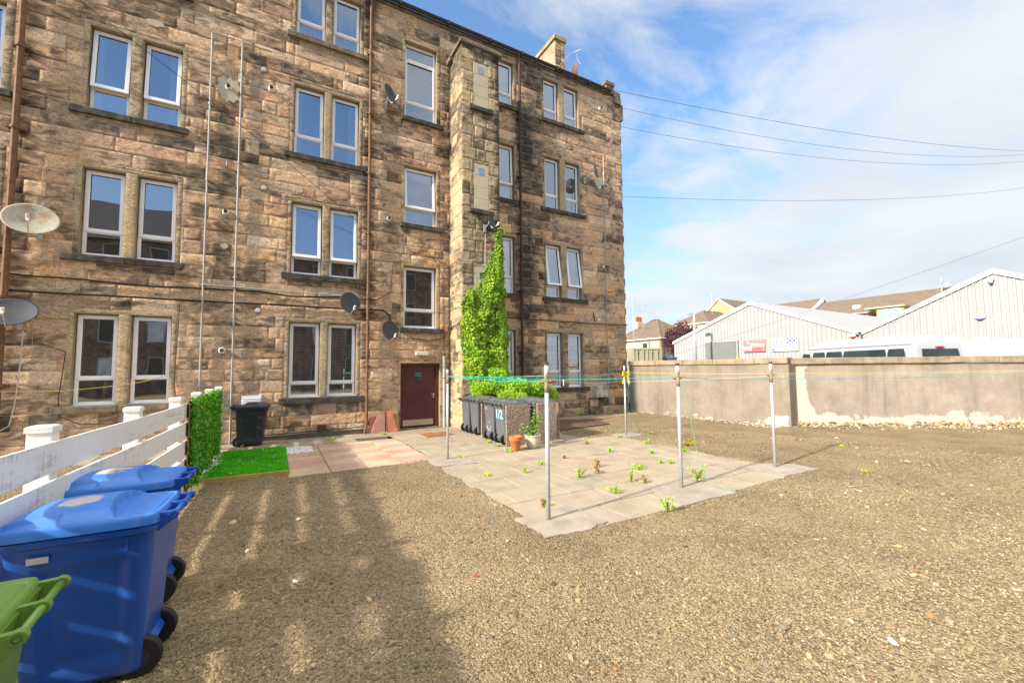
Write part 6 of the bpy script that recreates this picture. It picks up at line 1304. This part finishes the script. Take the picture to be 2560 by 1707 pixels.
# vehicles --------------------------------------------------------------------
M_van = simple('silver_white_paint', (.46, .475, .49), .25, .1, var=.02, scale=1); M_van2 = simple('white_van_paint', (.44, .44, .45), .25, var=.02, scale=1); M_tail = simple('red_lamp', (.45, .02, .03), .3)
def van(name, label, T, Ln, W, H, paint, windows, nose=1.1, hood=1.15, cat='van'):
    e = empty(name, label, cat, T.translation); secs = []
    # length along +x (front), z up; profile in x-z, with tumblehome in y
    prof = [(0.0, .35), (-.03, .9), (0.02, 1.3), (.12, H-.25), (.20, H-.08), (.42, H), (Ln-nose-1.35, H-.02), (Ln-nose-.95, H-.10), (Ln-nose-.45, H-.45), (Ln-nose+.15, hood+.30), (Ln-.45, hood), (Ln-.08, hood-.25), (Ln, .7), (Ln-.02, .35)]
    def halfw(z): t = z/H; return W/2*(1-.02*(t < .2)-.11*max(0, (t-.45)/.55)**1.6)
    n = len(prof); cx = Ln*.5; cz = 1.0; vs = []; fs = []
    prof2 = []
    for i in range(n):
        a, b = prof[i], prof[(i+1) % n]
        for k in range(4): prof2.append((a[0]+(b[0]-a[0])*k/4, a[1]+(b[1]-a[1])*k/4))
    n = len(prof2)
    for sgn in (-1, 1):
        for s in (1.0, .97, .6, .2):
            for (x, z) in prof2:
                zz = cz+(z-cz)*s; w = halfw(zz)-(.07 if s == 1.0 else .015 if s == .97 else 0); vs.append((cx+(x-cx)*s, sgn*w, zz))
    for sd in (0, 1):
        o = sd*4*n
        for k in range(3):
            for i in range(n):
                q = (o+k*n+i, o+k*n+(i+1) % n, o+(k+1)*n+(i+1) % n, o+(k+1)*n+i); fs.append(q if sd else q[::-1])
        q = tuple(o+3*n+i for i in range(n)); fs.append(q if sd else q[::-1])
    for i in range(n): fs.append((i, (i+1) % n, 4*n+(i+1) % n, 4*n+i))
    mb = MB(); mb.T = T; mb.add(vs, fs); body = mb.build('body', paint, e, smooth=True)
    bm_ = body.modifiers.new('e', 'EDGE_SPLIT'); bm_.split_angle = R(35)
    for sgn in (-1, 1):
        for (x0, x1, z0, z1) in windows:
            mb = MB(); mb.T = T; k = 6; r = .05
            zs_ = np.linspace(z0, z1, 5); vs = []; 
            for z in zs_:
                ins = r*(1 if z in (zs_[0], zs_[-1]) else 0)
                vs += [(x0+ins, sgn*(halfw(z)+.006), z), (x1-ins, sgn*(halfw(z)+.006), z)]
            mb.add(vs, [(2*i, 2*i+1, 2*i+3, 2*i+2) for i in range(4)]); mb.build('window', M_vglass, e)
    # rear screen + lamp, windscreen
    mb = MB(); mb.T = T; mb.add([(.025, -W/2+.24, 1.45), (.025, W/2-.24, 1.45), (.075, W/2-.30, H-.78), (.075, -W/2+.30, H-.78)], [(0, 1, 2, 3)])
    mb.T = T @ Matrix.Translation((-.02, 0, 0)); mb.v = []; mb.f = []; mb.m = []; mb.add([(.005, -W/2+.22, 1.42), (.005, W/2-.22, 1.42), (.10, W/2-.30, H-.52), (.10, -W/2+.30, H-.52)], [(0, 1, 2, 3)]); mb.build('rear_screen', M_vglass, e)
    mb = MB(); mb.T = T; mb.box(.05, .14, -.14, .14, H-.49, H-.43); mb.build('brake_light', M_tail, e)
    mb = MB(); mb.T = T; mb.add([(Ln-nose-.50, -W/2+.25, H-.48), (Ln-nose-.50, W/2-.25, H-.48), (Ln-nose+.14, W/2-.14, hood+.34), (Ln-nose+.14, -W/2+.14, hood+.34)], [(0, 1, 2, 3)]); mb.T = T @ Matrix.Translation((.03, 0, .02)); mb.build('windscreen', M_vglass, e)
    for x in (1.3, Ln-1.1):
        for sgn in (-1, 1):
            mb = MB(); mb.T = T; mb.lathe([(0, -.1), (.22, -.1), (.33, -.09), (.34, 0), (.33, .09), (.22, .1), (0, .1)], (x, sgn*(W/2-.12), .34), 'Y', 20); w_ = mb.build('wheel', M_black, e)
            mb = MB(); mb.T = T; mb.lathe([(0, -.015), (.2, -.01), (.21, .0)], (x, sgn*(W/2-.01), .34), 'Y', 16); mb.build('wheel_trim', M_galv, w_)
    mb = MB(); mb.T = T; mb.box(-.10, .05, -W/2+.1, W/2-.1, .4, .6); mb.box(Ln-.1, Ln+.04, -W/2+.1, W/2-.1, .3, .55); mb.build('bumper', simple('bumper_plastic', (.05, .05, .05), .6), e)
    for sgn in (-1, 1): mb = MB(); mb.T = T; mb.box(Ln-nose-.55, Ln-nose-.4, sgn*(W/2+.08)-.08, sgn*(W/2+.08)+.08, 1.35, 1.65); mb.build('wing_mirror', M_black, e, bevel=.02)
    return e
M_vglass = simple('vehicle_glass', (.022, .030, .028), .04, var=.5, scale=1.2, spec=.6)
th = math.atan2(.889, .459)
Tv = Matrix.Translation((20.0+.9*.889*1.0, 5.86-.9*.459, .30)) @ Matrix.Rotation(th, 4, 'Z')
v1 = van('minibus', 'long silver-white high roof minibus parked behind the yard wall', Tv, 7.0, 1.95, 2.62, M_van, [(.45, 1.15, 1.42, 2.13), (1.2, 3.2, 1.42, 2.13), (3.25, 4.15, 1.42, 2.13), (4.2, 4.95, 1.42, 2.13), (5.1, 5.62, 1.42, 2.08)])
mb = MB(); mb.T = Tv
for x in (.42, 3.22, 5.03): mb.box(x, x+.012, .955, .968, .5, 2.0)
mb.box(.2, 5.4, .925, .938, 2.28, 2.295); mb.build('panel_seam', simple('seam_grey', (.2, .2, .2), .5), v1)
Tv2 = Matrix.Translation((30.5, 9.5, .3)) @ Matrix.Rotation(math.atan2(-5.5, 1.0), 4, 'Z')
van('van', 'white high roof panel van parked beyond the minibus', Tv2, 6.6, 2.0, 2.72, M_van2, [(5.0, 5.6, 1.45, 1.9)])
Tv3 = Matrix.Translation((23.2, 6.3, .3)) @ Matrix.Rotation(math.atan2(-4.4, 1.6), 4, 'Z')
van('car_van', 'small white van at the right edge just above the coping', Tv3, 4.6, 1.8, 2.22, M_van2, [(2.3, 3.2, 1.42, 1.85)], nose=1.0, hood=1.1)

# houses ----------------------------------------------------------------------
def tiled(name, c, sx=2.2, sz=3.2):
    m, t, b = newmat(name); g = N(t, 'ShaderNodeNewGeometry'); w = N(t, 'ShaderNodeTexWave', i_Scale=1.05, bands_direction='Z', wave_profile='SAW', i_Distortion=0.2); L(t, g.outputs['Position'], w.inputs[0])
    w2 = N(t, 'ShaderNodeTexWave', i_Scale=.75, bands_direction='Y', i_Distortion=0.1); L(t, g.outputs['Position'], w2.inputs[0])
    n = N(t, 'ShaderNodeTexNoise', i_Scale=1.2, i_Detail=8.0, i_Roughness=.7); L(t, g.outputs['Position'], n.inputs[0])
    r = ramp(t, [(0, .55), (.25, 1.0), (1, 1.1)]); L(t, w.outputs[0], r.inputs[0]); cc = mixc(t, 1.0, c, r.outputs[0], 'MULTIPLY'); r = ramp(t, [(.3, .75), (.7, 1.2)]); L(t, n.outputs[0], r.inputs[0]); cc = mixc(t, 1.0, cc, r.outputs[0], 'MULTIPLY')
    r = ramp(t, [(0, .85), (1, 1.08)]); L(t, w2.outputs[0], r.inputs[0]); cc = mixc(t, 1.0, cc, r.outputs[0], 'MULTIPLY'); L(t, cc, b.inputs['Base Color']); b.inputs['Roughness'].default_value = .85; return m
M_tile = tiled('brown_roof_tiles', (.17, .125, .085)); M_har = simple('cream_harling', (.66, .55, .38), .9, var=.08, scale=1); M_harb = simple('buff_harling', (.50, .42, .29), .9, var=.1, scale=1); M_or = simple('orange_trim', (.60, .18, .04), .7)
def hip(label, x0, x1, y0, y1, ze, zr, ov=.4, wm=None):
    e = empty('house', label, 'house', ((x0+x1)/2, (y0+y1)/2, .3)); mb = MB(); mb.box(x0, x1, y0, y1, .3, ze); mb.build('wall', wm or M_har, e)
    a, b, c, d = x0-ov, x1+ov, y0-ov, y1+ov; h = min(b-a, d-c)/2; mb = MB()
    r0, r1 = ((a+h, (c+d)/2, zr), (b-h, (c+d)/2, zr)) if b-a > d-c else (((a+b)/2, c+h, zr), ((a+b)/2, d-h, zr))
    vs = [(a, c, ze), (b, c, ze), (b, d, ze), (a, d, ze), r0, r1]
    if b-a > d-c: fs = [(0, 1, 5, 4), (1, 2, 5), (2, 3, 4, 5), (3, 0, 4)]
    else: fs = [(0, 1, 4), (1, 2, 5, 4), (2, 3, 5), (3, 0, 4, 5)]
    mb.add(vs, fs+[(0, 3, 2, 1)]); rf_ = mb.build('roof', M_tile, e)
    mb = MB(); 
    for p in vs[:4]:
        q = min((r0, r1), key=lambda r: (r[0]-p[0])**2+(r[1]-p[1])**2); mb.tube([p, q], .10, 6)
    mb.tube([r0, r1], .10, 6); mb.build('ridge_tiles', M_tile, rf_)
    mb = MB(); mb.box(a-.06, a, c-.06, d+.06, ze-.12, ze+.03); mb.box(a, b, c-.06, c, ze-.12, ze+.03); mb.build('gutter', M_pvc, e); return e
h1 = hip('bungalow with brown hipped roof and orange window trim next to the tenement corner', 48, 56, 41.5, 50.3, 5.95, 9.2)
mb = MB(); mb.box(47.9, 47.99, 43.5, 45.2, 4.3, 5.6); w_ = mb.build('window', M_or, h1); mb = MB(); mb.box(47.86, 47.895, 43.75, 44.95, 4.45, 5.5); q = mb.build('window_frame', M_pvc, w_); mb = MB(); mb.box(47.84, 47.858, 43.9, 44.8, 4.6, 5.35); mb.build('pane', M_tinted, w_)
mb = MB(); mb.box(47.92, 47.99, 41.4, 41.75, .3, 5.85); mb.box(47.92, 47.99, 49.9, 50.3, .3, 5.85); mb.build('corner_trim', M_or, h1)
mb = MB(); mb.tube([(48.6, 41.4, .3), (48.6, 41.4, 5.9)], .06, 6); mb.build('downpipe', M_black, h1)
mb = MB(); mb.box(50.2, 51.6, 47.9, 48.9, 7.0, 9.0); ch = mb.build('chimney', M_har, h1)
for k in range(4): mb = MB(); mb.tube([(50.35+k*.36, 48.3, 9.0), (50.35+k*.36, 48.3, 9.85)], [.17, .14], 10); mb.build('chimney_pot', simple('orange_pot', (.55, .14, .04), .7), ch)
h2 = hip('house with brown hipped roof behind the maroon tree', 67.5, 80, 47.6, 55, 9.7, 12.4)
h3 = empty('house', 'ochre gabled house rising behind the cream warehouse', 'house', (84, 56, .3)); M_och = simple('ochre_render', (.50, .33, .17), .9, var=.04)
mb = MB(); mb.prism([(83.5, 51.6, .3), (83.5, 60.4, .3), (83.5, 60.4, 12.6), (83.5, 56.3, 16.0), (83.5, 51.6, 12.6)], (12, 0, 0)); mb.build('wall', M_och, h3)
mb = MB(); mb.prism([(83.3, 51.2, 12.4), (83.3, 56.3, 16.15), (83.3, 60.8, 12.4), (83.3, 60.8, 12.8), (83.3, 56.3, 16.5), (83.3, 51.2, 12.8)], (12.4, 0, 0)); mb.build('roof', M_tile, h3)
mb = MB(); mb.prism([(83.2, 51.2, 12.4), (83.2, 56.3, 16.15), (83.2, 60.8, 12.4), (83.2, 60.8, 12.85), (83.2, 56.3, 16.55), (83.2, 51.2, 12.85)], (.08, 0, 0)); mb.build('bargeboard', M_pvc, h3)
row = empty('terraced_tenement', 'long low sandstone terrace with brown roof and yellow bay behind the warehouses', 'building', (82, 30, .3)); M_blond = stone_material('blond_sandstone', -.15, .4)
Sx = Stones(random.Random(41), lambda u, w, d: np.stack([80.0-d, u, w], -1), lambda u, w: -.1+0*u, .01, 61); PALs = PAL; PAL = [(.60, .42, .22), (.55, .38, .22), (.62, .48, .30)]; Sx.courses(8, 50.5, 5.5, 10.0, [], hmin=.4, hmax=.5, lmin=.8, lmax=1.6)
Sx.patch = Sx.patch; Sx.build('wall', M_blond, row); PAL = PALs
mb = MB(); mb.box(80.02, 92, 8, 50.5, .3, 9.95); mb.build('wall_core', M_harb, row)
for (ya, yb, zr) in ((8, 37.5, 13.1), (37.5, 50.5, 13.9)):
    mb = MB(); mb.prism([(79.6, ya, 9.9), (86, ya, zr), (92.4, ya, 9.9)], (0, yb-ya, 0)); rf_ = mb.build('roof', M_tile, row); mb = MB(); mb.box(79.5, 79.62, ya, yb, 9.8, 9.98); mb.build('gutter', M_greyp, row)
mb = MB(); mb.prism([(79.5, 37.4, 9.95), (86, 37.4, 13.25), (86, 37.4, 14.0), (79.5, 37.4, 10.3)], (0, .25, 0)); mb.build('skew_flashing', M_pvc, row)
for (y_, z) in ((42.3, 11.9), (30.6, 11.3)): mb = MB(); mb.box(81.6, 82.6, y_, y_+.9, z-.5, z+.15); mb.build('rooflight', M_pvc, row)
for (y_, z0, z1, m) in ((33.5, 8.5, 9.5, M_rustp), (30, 8.0, 9.2, M_rustp), (27.9, 7.2, 9.6, M_rustp)):
    mb = MB(); mb.box(79.9, 79.97, y_, y_+1.0, z0, z1); w_ = mb.build('window', simple('maroon_frame', (.25, .06, .05), .6), row); mb = MB(); mb.box(79.86, 79.89, y_+.2, y_+.8, z0+.1, (z0+z1)/2+.4); mb.build('pane', M_glass, w_)
mb = MB(); mb.box(78.3, 79.9, 24.2, 27.3, 6.0, 10.15); by_ = mb.build('bay', simple('yellow_cladding', (.66, .42, .05), .6), row); mb = MB(); mb.box(77.9, 79.9, 23.9, 28.6, 10.16, 10.4); mb.build('bay_roof', M_greyp, by_)
mb = MB(); mb.box(78.2, 78.29, 24.5, 27.1, 8.3, 9.95); mb.build('bay_frame', M_pvc, by_); mb = MB(); [mb.box(78.16, 78.19, 24.65+k*.8, 25.3+k*.8, a_, b_) for k in range(3) for a_, b_ in ((8.45, 9.35), (9.45, 9.85))]; mb.build('bay_pane', M_glass, by_)
e = empty('satellite_dish', 'small grey dish and aerial on the ridge of the long terrace', 'satellite dish', (84.5, 21.7, 12.9)); mb = MB(); mb.tube([(84.5, 21.7, 12.3), (84.5, 21.7, 14.4)], .05, 6); mb.build('mast', M_galv, e); mb = MB(); mb.T = Matrix.Translation((84.3, 21.3, 13.4)) @ Vector((-.8, -.6, .1)).to_track_quat('Y', 'Z').to_matrix().to_4x4(); mb.lathe([(0, 0), (.3, .03), (.45, .08), (.45, .06), (.2, 0)], (0, 0, 0), 'Y', 16); mb.build('reflector', M_vent, e)
for (x, y_, z0, z1, lb) in ((49.5, 46.2, 8.0, 11.4, 'television aerial on the bungalow roof, many bars'), (73, 50.6, 12, 15.9, 'tall thin aerial mast on the second house roof'), (46.5, 45.3, 5, 12.4, 'slender aerial rising at the tenement corner')):
    e = empty('television_aerial', lb, 'aerial', (x, y_, z0), group='roof aerials'); mb = MB(); mb.tube([(x, y_, z0), (x, y_, z1)], .035, 6); mb.build('mast', M_galv, e); mb = MB(); mb.tube([(x-.8, y_+.5, z1-.1), (x+.6, y_-.4, z1-.1)], .02, 5); [mb.tube([(x-.7+k*.25-.25, y_+.45-k*.18-.3, z1-.1), (x-.7+k*.25+.25, y_+.45-k*.18+.3, z1-.1)], .014, 4) for k in range(6)]; [mb.tube([(x-.5, y_+.3, z1-.9+k*.25), (x+.5, y_-.3, z1-.9+k*.25)], .014, 4) for k in range(3)]; mb.build('aerial_elements', M_galv, e)
mb = MB(); mb.tube([(46.5, 45.3, 7.6), (60, 44, 8.2), (75, 42, 9.5)], .02, 4); tag(mb.build('overhead_wire', M_wire), 'distant wire crossing behind the lamp post over the bungalow roof', 'wire')
# copper tree
tree = empty('copper_tree', 'dark maroon leaved tree between the two brown roofed houses', 'tree', (46.6, 37.2, .3)); mb = MB(); mb.tube([(46.6, 37.2, .3), (46.6, 37.2, 3), (46.7, 37.1, 6)], [.25, .2, .06], 8); [mb.tube([(46.6, 37.2, 2.5+k*.4), (46.6+1.5*math.cos(k*1.3), 37.2+1.5*math.sin(k*1.3), 4.3+k*.4)], [.09, .03], 6) for k in range(7)]; mb.build('trunk', simple('bark', (.10, .07, .05), .9), tree)
n = 7000; d = nr.normal(size=(n, 3)); d /= np.linalg.norm(d, axis=1)[:, None]; rr = (.4+.6*nr.random(n)**.5)*(.55+.85*fbm(d[:, 0]*2.2, d[:, 1]*2.2, d[:, 2]*2.2+3, 5, 3)); P = np.array([46.9, 36.9, 5.2])+d*rr[:, None]*np.array([2.4, 2.6, 2.5])
leaves(P, d, nr.uniform(.14, .26, n), leafcol(n, [(.10, .035, .04), (.16, .06, .06), (.06, .02, .03)], .3), 'crown', M_leaf, tree)
# opposite tenement behind the camera (what the windows mirror)
opp = empty('opposite_tenement', 'grey slate roofed tenement facing the yard from behind the camera', 'building', (2, -18, 0)); mb = MB(); mb.box(-26, 16, -27, -18.0, 0, 12.4); mb.build('wall', simple('opposite_sandstone', (.24, .17, .12), .9, var=.45, scale=2.5, dirt=(.05, .04, .03), dirt_amt=.8, dscale=1.2), opp)
mb = MB(); mb.prism([(-26, -17.7, 12.4), (-26, -22.0, 16.4), (-26, -27.3, 12.4)], (42, 0, 0)); mb.build('roof', M_slate, opp)
for x in (-19, -7, 4): mb = MB(); mb.box(x, x+1.6, -22.9, -22.1, 15.6, 17.8); c_ = mb.build('chimney', simple('opp_chimney', (.25, .18, .12), .9), opp); mb = MB(); [mb.tube([(x+.25+k*.36, -22.5, 17.8), (x+.25+k*.36, -22.5, 18.4)], .12, 8) for k in range(4)]; mb.build('chimney_pots', M_rustb, c_)
for j in range(4):
    for x in range(-24, 15, 3): mb = MB(); mb.box(x, x+1.1, -17.98, -17.93, 1.2+j*3.0, 3.0+j*3.0); w_ = mb.build('window', M_greyp, opp); mb = MB(); mb.box(x+.1, x+1.0, -17.925, -17.92, 1.3+j*3.0, 2.9+j*3.0); mb.build('pane', M_room if (x+j) % 4 else M_curt, w_)
